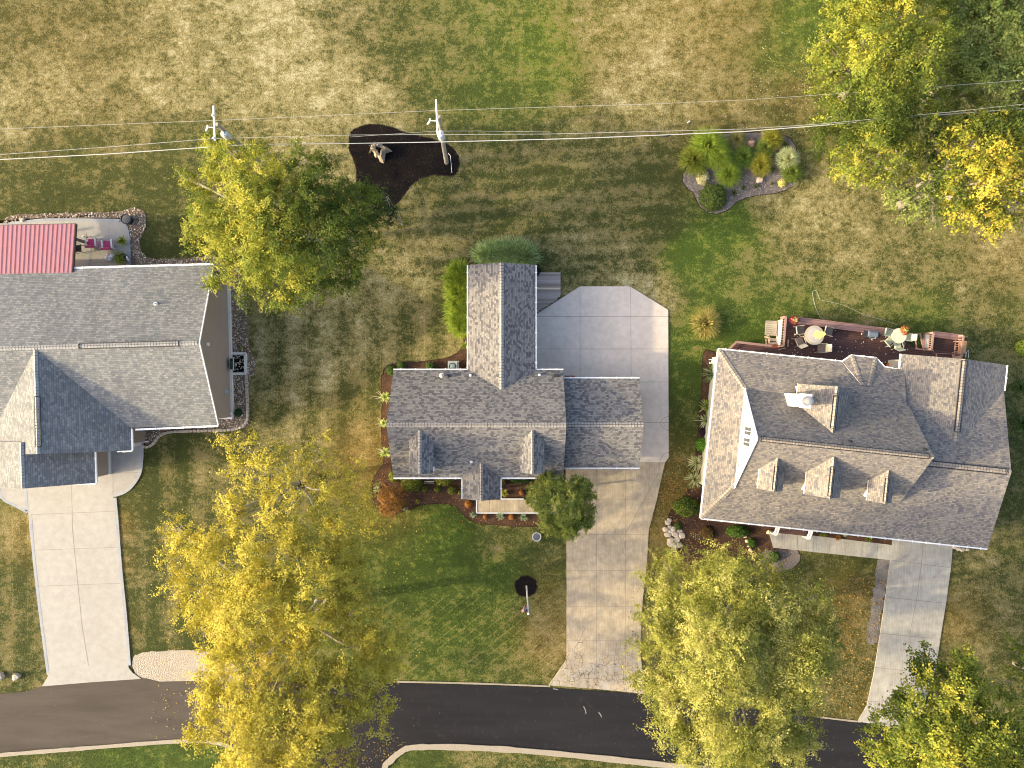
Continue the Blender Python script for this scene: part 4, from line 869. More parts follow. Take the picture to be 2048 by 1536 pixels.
tree('yellow_locust_tree', 'large dense golden tree spreading over the road and its kerb', (640, 1206),
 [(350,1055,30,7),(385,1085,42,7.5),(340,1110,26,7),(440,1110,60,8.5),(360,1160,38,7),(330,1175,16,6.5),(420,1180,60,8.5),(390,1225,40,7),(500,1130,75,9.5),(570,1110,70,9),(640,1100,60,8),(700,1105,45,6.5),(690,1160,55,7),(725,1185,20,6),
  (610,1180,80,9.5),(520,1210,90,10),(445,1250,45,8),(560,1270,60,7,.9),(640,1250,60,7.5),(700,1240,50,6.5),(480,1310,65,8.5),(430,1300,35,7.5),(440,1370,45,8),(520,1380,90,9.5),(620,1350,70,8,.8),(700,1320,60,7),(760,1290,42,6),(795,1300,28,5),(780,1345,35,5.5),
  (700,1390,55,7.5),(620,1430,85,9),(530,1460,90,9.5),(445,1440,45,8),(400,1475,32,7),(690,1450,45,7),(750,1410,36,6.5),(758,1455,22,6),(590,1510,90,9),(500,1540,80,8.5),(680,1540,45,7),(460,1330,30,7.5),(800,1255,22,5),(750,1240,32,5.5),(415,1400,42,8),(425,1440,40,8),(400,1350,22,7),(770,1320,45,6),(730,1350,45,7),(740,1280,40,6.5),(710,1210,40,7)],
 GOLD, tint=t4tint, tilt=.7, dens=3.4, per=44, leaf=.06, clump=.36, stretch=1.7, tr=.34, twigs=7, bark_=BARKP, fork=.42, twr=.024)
tree('olive_green_tree', 'big rounded olive green tree hiding the foot of the middle driveway', (1408, 1226),
 [(1330,1125,35,6.5),(1385,1120,45,7),(1440,1125,50,7.5),(1500,1130,45,7),(1545,1165,48,7),(1370,1180,75,8),(1300,1160,30,6),(1285,1230,30,6),(1450,1200,95,9.5),(1330,1250,70,8),(1530,1230,80,9),(1600,1225,50,7.5),(1640,1250,38,6.5),(1655,1290,32,6),(1630,1310,45,7),
  (1570,1310,85,9),(1440,1310,110,10.5),(1320,1330,62,8),(1285,1350,36,6.5),(1370,1410,85,9.5),(1480,1420,110,10.5),(1580,1390,80,9),(1625,1390,28,7),(1330,1440,40,7.5),(1430,1500,80,9),(1540,1490,85,9),(1600,1470,40,7.5),(1365,1490,35,7.5),(1500,1545,60,8),(1590,1530,30,7),(1265,1290,22,5.5),(1405,1545,40,7),(1645,1275,48,8),(1625,1205,38,8),(1600,1335,62,9),(1655,1240,30,7.5)],
 WIL, tilt=1.0, dens=3.4, per=44, leaf=.055, clump=.34, stretch=2.0, tr=.3, twigs=5, fork=.35)
def t6tint(px, py): return .12 * sstep(py, 1380, 1500) - .12 + .1 * sstep(px, 1800, 1900)
tree('oak_tree', 'yellow green tree with open edges in the lower right corner over the driveway', (1830, 1395),
 [(1848,1300,22,6.5),(1835,1340,34,7),(1865,1350,34,7.5),(1905,1330,36,7.5),(1945,1350,40,8),(1960,1380,36,8),(1800,1385,34,7),(1850,1400,55,8.5),(1915,1400,60,9),(1770,1430,26,6.5),(1745,1450,22,6),(1810,1450,50,8),(1880,1460,70,9),(1955,1450,60,9),(2010,1430,45,8),
  (1780,1490,40,7.5),(1840,1520,65,8.5),(1920,1520,75,9.5),(1990,1500,60,8.5),(2035,1480,45,8),(1790,1540,45,7.5),(2010,1550,60,8),(1740,1490,18,6),(2045,1530,40,8),(1765,1530,30,7),(1870,1570,60,8)],
 YG, tint=t6tint, dens=3.6, per=38, leaf=.08, clump=.42, stretch=1.5, tr=.28, twigs=5, fork=.35)
tree('oak_tree', 'dark leafy branches reaching in at the right edge, beyond the driveway', (2030, 1325),
 [(2035,1285,22,6),(2045,1310,30,6),(2030,1335,20,5.5),(2050,1360,30,6),(2075,1320,40,7),(2045,1390,22,5.5),(2100,1290,40,7)], YG, dens=2.6, per=22, leaf=.1, clump=.35, tr=.18, fork=.4, tint=lambda px, py: px * 0 - .12)
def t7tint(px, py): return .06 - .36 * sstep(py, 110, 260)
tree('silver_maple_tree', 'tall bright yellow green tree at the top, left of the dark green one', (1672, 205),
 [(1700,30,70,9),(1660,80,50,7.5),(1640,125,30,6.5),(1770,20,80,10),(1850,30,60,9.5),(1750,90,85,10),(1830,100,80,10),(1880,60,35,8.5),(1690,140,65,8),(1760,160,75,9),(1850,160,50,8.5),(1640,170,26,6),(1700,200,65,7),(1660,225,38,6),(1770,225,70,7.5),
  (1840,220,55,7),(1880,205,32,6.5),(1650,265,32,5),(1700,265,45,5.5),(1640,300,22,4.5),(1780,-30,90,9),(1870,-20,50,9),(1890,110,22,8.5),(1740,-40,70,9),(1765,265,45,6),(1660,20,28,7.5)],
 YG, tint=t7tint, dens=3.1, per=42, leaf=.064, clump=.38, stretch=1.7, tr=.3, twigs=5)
tree('silver_maple_tree', 'small yellow tree below the tall one, above the dead twigs', (1684, 352),
 [(1700,335,30,5),(1690,300,26,5),(1735,300,40,6),(1780,320,42,6.5),(1720,350,30,5.5),(1815,300,32,6.5),(1750,360,30,5.5),(1700,280,24,5),(1790,275,30,6),(1825,330,24,5.5),(1800,355,22,5),(1760,285,28,6),(1680,345,16,4.5)],
 YG, dens=5, per=34, leaf=.065, clump=.33, stretch=1.7, tr=.16, twigs=5, tint=lambda px, py: .08)
tree('broadleaf_tree', 'dark green tree filling the top right corner', (1850, 200),
 [(1930,20,50,7),(1990,10,70,8),(1925,80,45,6.5),(1975,90,70,8),(2030,70,60,8),(1940,150,55,6.5),(2000,160,65,7),(2040,150,50,7.5),(1930,200,38,5.5),(1985,215,45,6),(2040,210,40,6),(2060,20,70,8),(1950,-30,60,8),(2090,110,60,8),(1910,130,35,6.5),(1905,80,38,8),(1905,180,34,6.5),(1900,30,35,8),(1960,130,45,8)],
 DG, dens=3.0, per=34, leaf=.08, clump=.4, stretch=1.7, tr=.25, twigs=5, tint=lambda px, py: .12)
tree('broadleaf_tree', 'yellow orange tree at the right edge under the wires', (1800, 410),
 [(1910,250,35,6.5),(1950,245,35,7),(1890,290,40,6.5),(1940,300,60,8),(2000,270,55,8),(2040,290,50,8),(1880,350,38,6.5),(1930,370,60,8),(2000,350,75,9),(2050,360,50,8.5),(1900,410,36,6.5),(1950,425,48,7),(2010,420,50,7.5),(2045,430,40,7),(1920,455,20,5.5),(1985,462,20,6),(1870,395,22,6),(2035,240,30,7),(1860,310,20,6)],
 [(.045, .07, .015), (.10, .14, .025), (.25, .26, .035), (.46, .39, .055), (.52, .36, .07)], dens=3.0, per=32, leaf=.085, clump=.38, stretch=1.6, tr=.25, twigs=5,
 tint=lambda px, py: -.04 - .35 * sstep(-px, -1900, -1860) + .05 * sstep(px, 1960, 2020) - .2 * (1 - sstep(py, 240, 300)))
tree('thicket_tree', 'low dark green thicket with dead twigs below the small yellow tree', (1835, 372),
 [(1790,385,30,3),(1830,400,35,3.5),(1850,350,30,4),(1840,430,24,2.5),(1800,420,20,2),(1870,300,30,4.5),(1880,245,34,5),(1862,275,30,5),(1900,225,26,5),(1780,395,20,2.2),(1865,440,22,3)], DG, dens=2.4, per=24, leaf=.08, clump=.32, tr=.12, twigs=9, twr=.02, tint=lambda px, py: .28, fork=.3)
tree('ornamental_pear_tree', 'compact round tree beside the front walk and driveway corner', (1108, 985),
 [(1080,980,24,3.4),(1110,975,26,3.8),(1072,1005,20,3.2),(1100,1012,32,4.2),(1140,985,26,3.8),(1165,972,20,3.4),(1178,990,16,3.2),(1140,1020,34,4.4),(1100,1048,24,3.6),(1172,1022,20,3.4),(1140,1055,24,3.6),(1165,1045,20,3.2),(1125,1065,14,3),(1178,1048,12,3),(1095,960,16,3.2),(1152,962,12,3.2)],
 [(.05, .08, .018), (.10, .14, .028), (.18, .22, .045), (.32, .34, .07), (.44, .42, .10)], dens=26, per=34, leaf=.05, clump=.2, stretch=1.3, tr=.09, twigs=3, fork=.5)
tree('yew_tree', 'small dark evergreen against the black mulch point', (806, 450),
 [(778,405,20,2.2),(782,430,18,1.8),(770,385,14,1.6),(775,445,12,1.2)], [(.008, .018, .008), (.018, .035, .016), (.035, .06, .028)], cat='shrub', group=None, dens=8, per=24, leaf=.05, clump=.18, tr=.06, twigs=2)
# ---- dead stump
def stump():
    b = P(760, 303, 0); r = empty('tree_stump', b, 0, 'weathered tree stump with a dark hollow in the black mulch', 'stump')
    m = MB(); n = 20
    rr = [.34 + .24 * max(0, math.cos(2 * math.pi * k / n * 2.5)) ** 2 + random.uniform(-.05, .06) for k in range(n)]
    lv = [(1.55, 0), (1.15, .18), (1, .45), (.95, .62), (.6, .6), (.45, .45)]
    rings = [[(b.x + rr[k] * s_ * math.cos(2 * math.pi * k / n), b.y + rr[k] * s_ * math.sin(2 * math.pi * k / n), z + (random.uniform(-.1, .1) if .4 < z else 0)) for k in range(n)] for s_, z in lv]
    for i in range(len(lv) - 1):
        for k in range(n): m.face([rings[i][k], rings[i][(k + 1) % n], rings[i + 1][(k + 1) % n], rings[i + 1][k]])
    part(m, 'stump_wood', bark('stump_wood', (.16, .12, .085), (.42, .36, .27)), r); m = MB(); m.face([(x, y, .3) for x, y, z in rings[-1]]); part(m, 'hollow', BLACKM, r)
    cen, A, B, col, t = crown([(745, 300, 8, .6), (772, 298, 7, .5)], [(.12, .12, .07), (.25, .23, .14)], dens=14, per=14, leaf=.045, clump=.12); quads_mesh('leaves', cen, A, B, col, LEAFD, r)  # dry greenish shoots growing on the stump
stump()
# ---- ornamental plants
def blades(cen, rad, h, n, palette, w_=.018, seg=4, arch=.9, dirs=None, spread=.3, tilt=None):
    """n arching strips: returns arrays for quads (each segment a quad)"""
    cen = np.array(cen); az = RNG.uniform(0, 2 * np.pi, n); base = cen + np.stack([np.cos(az) * spread * rad * RNG.random(n), np.sin(az) * spread * rad * RNG.random(n), np.zeros(n)], -1)
    L = rad * np.where(RNG.random(n) < .4, RNG.uniform(.1, .6, n), RNG.uniform(.55, 1.08, n)); hh = h * RNG.uniform(.6, 1.1, n) * (1.15 - .6 * L / (rad * 1.08)); az2 = az + RNG.normal(0, .35, n)
    u = np.stack([np.cos(az2), np.sin(az2), np.zeros(n)], -1); sd_ = np.stack([-np.sin(az2), np.cos(az2), np.zeros(n)], -1)
    V_ = []; cols = []; c0 = pal(palette, RNG.random(n)) * RNG.uniform(.75, 1.25, (n, 1))
    pts = []
    for i in range(seg + 1):
        t = i / seg; x = L * t; z = hh * (1 - (1 - t * 1.25) ** 2) if arch else hh * t
        z = hh * (2.2 * t - 1.35 * t * t); pts.append(base + u * x[:, None] + np.array([0, 0, 1.]) * np.maximum(z, .02)[:, None])
    for i in range(seg):
        w0 = w_ * (1 - (i / seg) ** 2 * .6); w1 = w_ * (1 - ((i + 1) / seg) ** 2 * .95)
        V_.append(np.stack([pts[i] - sd_ * w0, pts[i] + sd_ * w0, pts[i + 1] + sd_ * w1, pts[i + 1] - sd_ * w1], 1)); cols.append(c0 * (.85 + .3 * i / seg))
    return np.concatenate(V_), np.concatenate(cols)
def strip_mesh(name, co, col, mat, parent=None, **kw):
    n = len(co); me = bpy.data.meshes.new(name); me.vertices.add(4 * n); me.vertices.foreach_set('co', co.astype(np.float32).ravel())
    me.loops.add(4 * n); me.loops.foreach_set('vertex_index', np.arange(4 * n, dtype=np.int32)); me.polygons.add(n)
    me.polygons.foreach_set('loop_start', np.arange(0, 4 * n, 4, dtype=np.int32)); me.polygons.foreach_set('loop_total', np.full(n, 4, np.int32))
    c4 = np.ones((n, 4, 4), np.float32); c4[:, :, :3] = np.clip(col, 0, 1)[:, None, :]
    at = me.attributes.new('col', 'FLOAT_COLOR', 'POINT'); at.data.foreach_set('color', c4.ravel()); me.update(); me.materials.append(mat)
    o = bpy.data.objects.new(name, me); C.objects.link(o)
    if parent:
        o.parent = parent
        if parent.type == 'EMPTY': o.location = -parent.location
    return tag(o, **kw)
GRASSP = [(.09, .15, .02), (.17, .26, .03), (.27, .36, .04), (.38, .42, .06)]
GRASSY = [(.12, .13, .02), (.24, .24, .03), (.38, .34, .05), (.50, .36, .08)]
GRASSB = [(.07, .12, .045), (.13, .21, .08), (.22, .31, .13), (.32, .38, .2)]
VAR = [(.16, .20, .07), (.33, .38, .16), (.55, .58, .34), (.42, .46, .2)]
def grass_clump(px, py, r, h, palette, label, group=None, n=None, w_=.017, name='ornamental_grass', cat='ornamental grass', **kw):
    R_ = r / 28; co, col = blades(P(px, py, .03), R_, h, n or int(380 + 900 * R_), palette, w_, **kw)
    return strip_mesh(name, co, col, LEAFD, None, label=label, cat=cat, group=group)
def bush(px, py, r, h, palette, label, group=None, name='round_shrub', cat='shrub', leaf=.04, dens=1.0, ry=None, flower=None, dots=.1):
    c = np.array(P(px, py, 0)); rx = r / 28; ry = (ry or r) / 28; n = int(900 * dens * (rx + ry) ** 1.6 / (leaf / .04) ** 1.6 * 1.5) + 120
    d = rdir(n); d[:, 2] = np.abs(d[:, 2]); q_ = .86 + .2 * RNG.random(n); lump = 1 + .09 * np.sin(d[:, 0] * 7 + px) * np.sin(d[:, 1] * 8 + py)
    pp = c + d * np.array([rx, ry, h]) * (q_ * lump)[:, None]; nn = unit(d + rdir(n) * .7); a = unit(np.cross(nn, rdir(n))); b = np.cross(nn, a); s = leaf * RNG.uniform(.6, 1.4, n)
    t = RNG.random(n); col = pal(palette, t) * RNG.uniform(.75, 1.25, (n, 1))
    if flower is not None: k = RNG.random(n) < dots; col[k] = np.array(flower) * RNG.uniform(.7, 1.2, (k.sum(), 1))
    root = empty(name, c, 0, label, cat, group)
    quads_mesh('leaves', pp, a * s[:, None], b * (s * .65)[:, None], col, LEAFD, root)
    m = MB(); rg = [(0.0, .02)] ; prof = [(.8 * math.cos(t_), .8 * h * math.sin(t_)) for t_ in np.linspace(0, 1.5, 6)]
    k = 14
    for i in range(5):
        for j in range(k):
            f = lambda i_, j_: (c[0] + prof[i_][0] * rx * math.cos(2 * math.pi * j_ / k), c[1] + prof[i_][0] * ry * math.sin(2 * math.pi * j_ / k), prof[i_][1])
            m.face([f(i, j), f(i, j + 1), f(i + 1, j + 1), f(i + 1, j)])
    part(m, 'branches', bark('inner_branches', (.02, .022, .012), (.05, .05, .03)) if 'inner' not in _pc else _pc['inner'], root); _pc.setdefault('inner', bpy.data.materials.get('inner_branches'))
    return root
def leafy(px, py, r, h, palette, label, group=None, name='hosta', cat='hosta', n=46, w_=.045, stalks=0, stalk_col=(.6, .6, .45)):
    R_ = r / 28; co, col = blades(P(px, py, .03), R_, h, n, palette, w_, seg=3, spread=.15)
    if not stalks: return strip_mesh(name, co, col, LEAFD, None, label=label, cat=cat, group=group)
    root = empty(name, P(px, py, 0), 0, label, cat, group); strip_mesh('leaves', co, col, LEAFD, root); m = MB(); b = P(px, py, .05)
    for i in range(stalks):
        a = random.uniform(2.2, 4.1); L = R_ * random.uniform(1.1, 1.9); e = b + V((math.cos(a) * L, math.sin(a) * L, h * 1.5)); m.tube([b, (b + e) / 2 + V((0, 0, .15)), e], [.012, .01, .008], 4)
    part(m, 'flower_stalks', paint('dry_stalk', stalk_col, .7), root); return root
# clumps behind the centre house
G1 = 'tall grasses along the back wing'
strip = [(915,545,'leftmost green grass clump at the wing corner, northern end'),(905,575,None),(912,605,None),(918,632,None),(920,655,None)]
def grass_row(pts, h, palette, label, r, n, w_=.016, **kw):
    root = empty('ornamental_grass', P(*pts[len(pts) // 2], 0), 0, label, 'ornamental grass'); cs = []; cl = []
    for a, b in pts:
        co, col = blades(P(a, b, .03), r / 28 * random.uniform(.85, 1.15), h, n, palette, w_, **kw); cs.append(co); cl.append(col)
    strip_mesh('blades', np.concatenate(cs), np.concatenate(cl), LEAFD, root)
grass_row([(918, 545), (912, 562), (922, 560), (912, 580), (918, 592), (914, 612), (922, 625), (916, 640), (922, 652)], 1.5, GRASSP, 'long bank of arching green grass left of the back wing roof', 24, 700, spread=.5)
grass_row([(968, 515), (985, 512), (1003, 510), (1020, 509), (1038, 512), (1052, 516)], 1.6, [(.10,.17,.06),(.18,.28,.10),(.28,.38,.15),(.38,.45,.23)], 'row of blue green grass behind the top end of the back wing', 27, 700, spread=.5)
bush(1070, 543, 11, .6, [(.01, .01, .008), (.03, .025, .02)], 'small near black shrub at the top right corner of the back wing', leaf=.03)
for x, y, r, lb in ((783, 741, 10, 'small green shrub at the back left corner of the centre house'), (803, 733, 9, 'small green shrub second from the back left corner of the centre house'), (861, 733, 9, 'small green shrub midway along the back eave of the centre house')):
    bush(x, y, r, .55, [(.03, .06, .012), (.07, .13, .03), (.14, .22, .05)], lb, 'small shrubs in the back bed', leaf=.03)
leafy(929, 690, 9, .4, GRASSP, 'green hosta beside the back wing wall above the corner', n=40, w_=.03); leafy(932, 668, 8, .5, GRASSP, 'green leafy perennial below the tall grass bank by the wing', n=40, w_=.025)
# island bed, upper right
G2 = 'ornamental grasses in the island bed'
for x, y, r, h, p, lb in ((1412, 298, 36, 1.4, GRASSP, 'largest bright green grass mound at the top left of the island bed'), (1385, 325, 30, 1.2, [(.10, .14, .02), (.2, .24, .03), (.32, .33, .05)], 'yellow green grass mound at the left edge of the island bed'),
    (1430, 315, 28, 1.2, GRASSP, 'green grass mound overlapping the largest one on its right'), (1454, 353, 25, .95, GRASSP, 'round bright green grass tuft in the middle left of the island bed'), (1483, 318, 24, .9, [(.05, .09, .02), (.09, .16, .025), (.16, .23, .04)], 'darker green grass tuft in the middle of the island bed'),
    (1517, 332, 24, .9, GRASSY[:3] + [(.3, .3, .05)], 'green and straw grass tuft right of the middle of the island bed'), (1540, 284, 22, .9, GRASSY[:3], 'yellow green spiky grass at the top of the island bed'), (1470, 284, 20, .8, [(.13, .13, .05), (.22, .2, .09), (.2, .22, .05)], 'faded brownish grass left of the dry flower ball'),
    (1571, 322, 23, .9, VAR, 'pale variegated grass at the right of the island bed'), (1579, 347, 22, .8, [(.06, .10, .02), (.13, .19, .03), (.24, .27, .04)], 'green grass below the pale variegated one'), (1527, 300, 20, .8, [(.06, .09, .02), (.12, .17, .03), (.2, .24, .05)], 'dull green grass right of the dry flower ball')):
    grass_clump(x, y, r, h, p, lb, G2)
bush(1424, 397, 27, 1.1, [(.025, .05, .012), (.06, .10, .018), (.12, .17, .03), (.2, .24, .05)], 'large round green shrub at the bottom left of the island bed', leaf=.05)
bush(1405, 356, 13, .5, [(.45, .42, .14), (.62, .58, .3), (.7, .66, .4)], 'cream yellow flowering plant below the yellow green mound', name='flowering_plant', cat='flowering plant', leaf=.06, ry=16, dens=.7)
bush(1452, 317, 9, .4, [(.04, .04, .03), (.55, .5, .35), (.1, .09, .05)], 'patch of small cream flowers on dark stems between grasses', name='flowering_plant', cat='flowering plant', leaf=.035, dens=.6)
bush(1500, 289, 10, .5, [(.16, .10, .08), (.36, .25, .2), (.52, .4, .34)], 'pinkish dry flower ball at the top of the island bed', name='dry_hydrangea', cat='flowering plant', leaf=.05)
bush(1563, 367, 8, .3, [(.3, .3, .06), (.6, .55, .15), (.7, .6, .25)], 'small bright yellow rosette at the bottom right of the island bed', name='yellow_perennial', cat='perennial', leaf=.06, dens=.6)
for x, y, r, lb in ((1511, 373, 6, 'tiny green sprig below the tan boulder'), (1543, 368, 5, 'tiny green sprig left of the yellow rosette'), (1486, 377, 7, 'tiny dark green tuft at the lower middle of the island bed'), (1468, 386, 8, 'low dark green sprig right of the large round shrub'), (1569, 290, 9, 'grey green low plant at the upper right of the island bed'), (1545, 340, 8, 'grey green low plant between straw grass and green grass')):
    leafy(x, y, r, .3, [(.04, .06, .02), (.09, .13, .04), (.2, .24, .07)], lb, 'small perennials in the island bed', name='small_perennial', cat='perennial', n=60, w_=.02)
# lone clump on the lawn strip
grass_clump(1408, 648, 30, 1.1, [(.10, .14, .03), (.25, .25, .05), (.42, .34, .1), (.5, .36, .15)], 'lone green and orange grass clump on the lawn between driveway and deck', None, 1300)
# left flank of the right house
leafy(1422, 748, 26, 1.0, GRASSB, 'spiky green perennial under the top of the left eave of the tan roofed house', name='leafy_perennial', cat='perennial', n=170, w_=.02)
leafy(1412, 813, 17, .5, [(.13, .18, .03), (.26, .33, .06), (.38, .42, .12)], 'yellow green hosta with flower stalks, upper one of the pair by the left eave', 'hostas by the left eave', n=90, w_=.04, stalks=2)
leafy(1410, 842, 15, .5, VAR, 'pale variegated hosta with flower stalks below the yellow green one', 'hostas by the left eave', n=80, w_=.05, stalks=3)
bush(1407, 864, 8, .3, [(.015, .01, .015), (.05, .03, .045)], 'dark purple low plant below the pale hosta', name='purple_perennial', cat='perennial')
bush(1404, 889, 14, .6, [(.05, .12, .015), (.10, .24, .02), (.2, .36, .04)], 'bright green round shrub midway down the left eave', leaf=.045)
for x, y, lb in ((1393, 925, 'pale yellow hosta, upper of the two below the bright green shrub'), (1388, 958, 'pale yellow hosta, lower of the two below the bright green shrub')):
    leafy(x, y, 20, .5, [(.2, .24, .08), (.42, .44, .2), (.62, .6, .34)], lb, 'pale hostas beside the left eave', n=120, w_=.03)
bush(1372, 1013, 28, .9, [(.02, .05, .01), (.05, .10, .015), (.13, .19, .03), (.3, .3, .04)], 'wide dark green bush at the lower left corner of the tan roof', leaf=.05, ry=20)
bush(1415, 1065, 14, .4, [(.06, .03, .015), (.16, .08, .03), (.08, .09, .03)], 'brown and red low shrub below the tan roof corner', leaf=.04)
bush(1355, 1052, 8, .35, [(.05, .09, .02), (.12, .17, .03)], 'little green tuft above the pale boulders', leaf=.04)
bush(1475, 1062, 24, .5, [(.03, .07, .012), (.06, .13, .02), (.13, .2, .03)], 'spreading green shrub under the front eave of the tan roofed house', leaf=.05, ry=12)
bush(1502, 1085, 10, .4, [(.03, .07, .012), (.08, .14, .02)], 'green shrub right of the curved stones', leaf=.045)
bush(1548, 1112, 11, .4, [(.03, .07, .02), (.08, .14, .03)], 'green shrub at the lower left end of the front walk', leaf=.045)
for x, y, r, p, lb in ((1645, 1066, 9, GRASSP, 'green perennial right of the second trellis'), (1674, 1075, 7, [(.2, .08, .02), (.4, .17, .05), (.15, .12, .03)], 'orange flowering plant between two green perennials by the front walk'), (1735, 1077, 8, GRASSP, 'green perennial near the driveway end of the front walk bed'), (1688, 1068, 5, VAR, 'tiny pale plant tucked under the front eave')):
    leafy(x, y, r, .35, p, lb, 'plants in the front walk bed', name='front_perennial', cat='perennial', n=70, w_=.022)
# left flank of the centre house
for x, y, ry, lb in ((771, 795, 16, 'upper lime green hosta at the left wall of the centre house'), (769, 845, 13, 'middle thin lime hosta at the left wall of the centre house'), (772, 905, 20, 'lower pale lime hosta at the left wall of the centre house')):
    leafy(x, y, 12 if y != 845 else 9, .5, [(.2, .28, .05), (.42, .52, .14), (.68, .72, .36)], lb, 'lime hostas on the left flank', n=90, w_=.035, stalks=5)
# front bed of the centre house
YEW = [(.05, .07, .01), (.11, .14, .018), (.22, .24, .03), (.32, .32, .05)]
bush(790, 952, 12, .8, YEW, 'green rounded shrub at the front left corner of the centre house', 'clipped shrubs in the front bed')
bush(824, 960, 22, .9, YEW, 'largest clipped yellow green shrub under the front eave', 'clipped shrubs in the front bed', ry=22)
bush(888, 953, 20, .9, YEW, 'clipped yellow green shrub left of the porch gable', 'clipped shrubs in the front bed', ry=18)
for x, y, r, lb in ((850, 978, 6, 'small round shrub touching the largest clipped shrub'), (875, 978, 7, 'small round shrub below the clipped shrub by the porch'), (904, 980, 9, 'small loose shrub nearest the porch gable'), (921, 985, 5, 'tiny yellowish shrub against the porch edge')):
    bush(x, y, r, .4, [(.06, .08, .015), (.14, .16, .03), (.3, .3, .06)], lb, 'small shrubs in the front bed', leaf=.03)
tree('weeping_maple', 'large orange brown bush at the lower left of the front bed', (786, 1000), [(772,984,14,.9),(790,992,16,1.1),(776,1003,16,1.1),(795,1010,14,.8),(768,1016,12,.7),(784,1022,12,.6),(800,982,10,.7),(765,997,10,.7)],
 [(.09, .05, .02), (.24, .12, .035), (.42, .22, .05), (.50, .30, .10)], cat='ornamental bush', group=None, dens=30, per=26, leaf=.04, clump=.15, tr=.05, twigs=2, kids='leaves')
for x, y, r, p, lb in ((755, 978, 8, VAR, 'grey green plant at the left tip of the front bed'), (812, 1018, 5, VAR, 'tiny pale plant below the orange brown bush'), (836, 1002, 5, GRASSY, 'tiny yellow tuft in the middle of the front bed'), (946, 1028, 8, [(.12, .18, .1), (.28, .36, .22), (.42, .48, .3)], 'grey green plant at the left end of the walk border'),
    (1001, 1031, 9, [(.12, .18, .1), (.28, .36, .22), (.42, .48, .3)], 'grey green plant between two orange mums'), (1048, 1034, 9, [(.12, .18, .1), (.28, .36, .22), (.42, .48, .3)], 'grey green plant nearest the round tree'), (1009, 986, 9, GRASSY, 'golden leafy plant right of the porch gable')):
    leafy(x, y, r, .35, p, lb, 'small plants of the front bed', name='border_perennial', cat='perennial', n=70, w_=.028)
for x, y, r, lb in ((937, 1008, 8, 'orange mum left of the walk end'), (971, 1033, 5, 'orange mum, left one below the walk'), (1023, 1033, 6, 'orange mum, right one below the walk'), (1043, 985, 5, 'orange mum in the bed between porch and round tree')):
    bush(x, y, r, .32, [(.18, .07, .02), (.38, .16, .04), (.5, .24, .07)], lb, 'orange mums by the walk', name='mum_plant', cat='flowering plant', leaf=.025, dens=1.4)
bush(1008, 962, 8, .5, [(.06, .04, .015), (.14, .10, .03)], 'brownish shrub in the dark corner right of the porch gable', leaf=.03)
bush(1042, 958, 24, .6, [(.02, .05, .01), (.05, .10, .02)], 'low clipped green hedge under the eave right of the porch', name='low_hedge', cat='hedge', leaf=.035, ry=8)
# right edge of the photo
for x, y, r, h, lb in ((2042, 695, 12, .8, 'bright green shrub at the right edge, upper one'), (2040, 775, 16, .6, 'green arching plant at the right edge beside the tan roof'), (2042, 850, 18, .6, 'second green arching plant lower down the right edge')):
    if y == 695: bush(x, y, r, h, GRASSP, lb, leaf=.05, ry=16)
    else: leafy(x, y, r, h, [(.04, .07, .015), (.08, .14, .03), (.14, .22, .05)], lb, 'green plants at the right edge', name='arching_perennial', cat='perennial', n=140, w_=.03)
# left house bed plants
bush(478, 825, 8, .35, [(.02, .05, .02), (.05, .10, .04)], 'small dark green shrub in the stone bed by the taupe wall', leaf=.035)
bush(483, 697, 3, .2, GRASSP, 'tiny green weed in the stone bed above the window well', name='weed', cat='weed', leaf=.03)
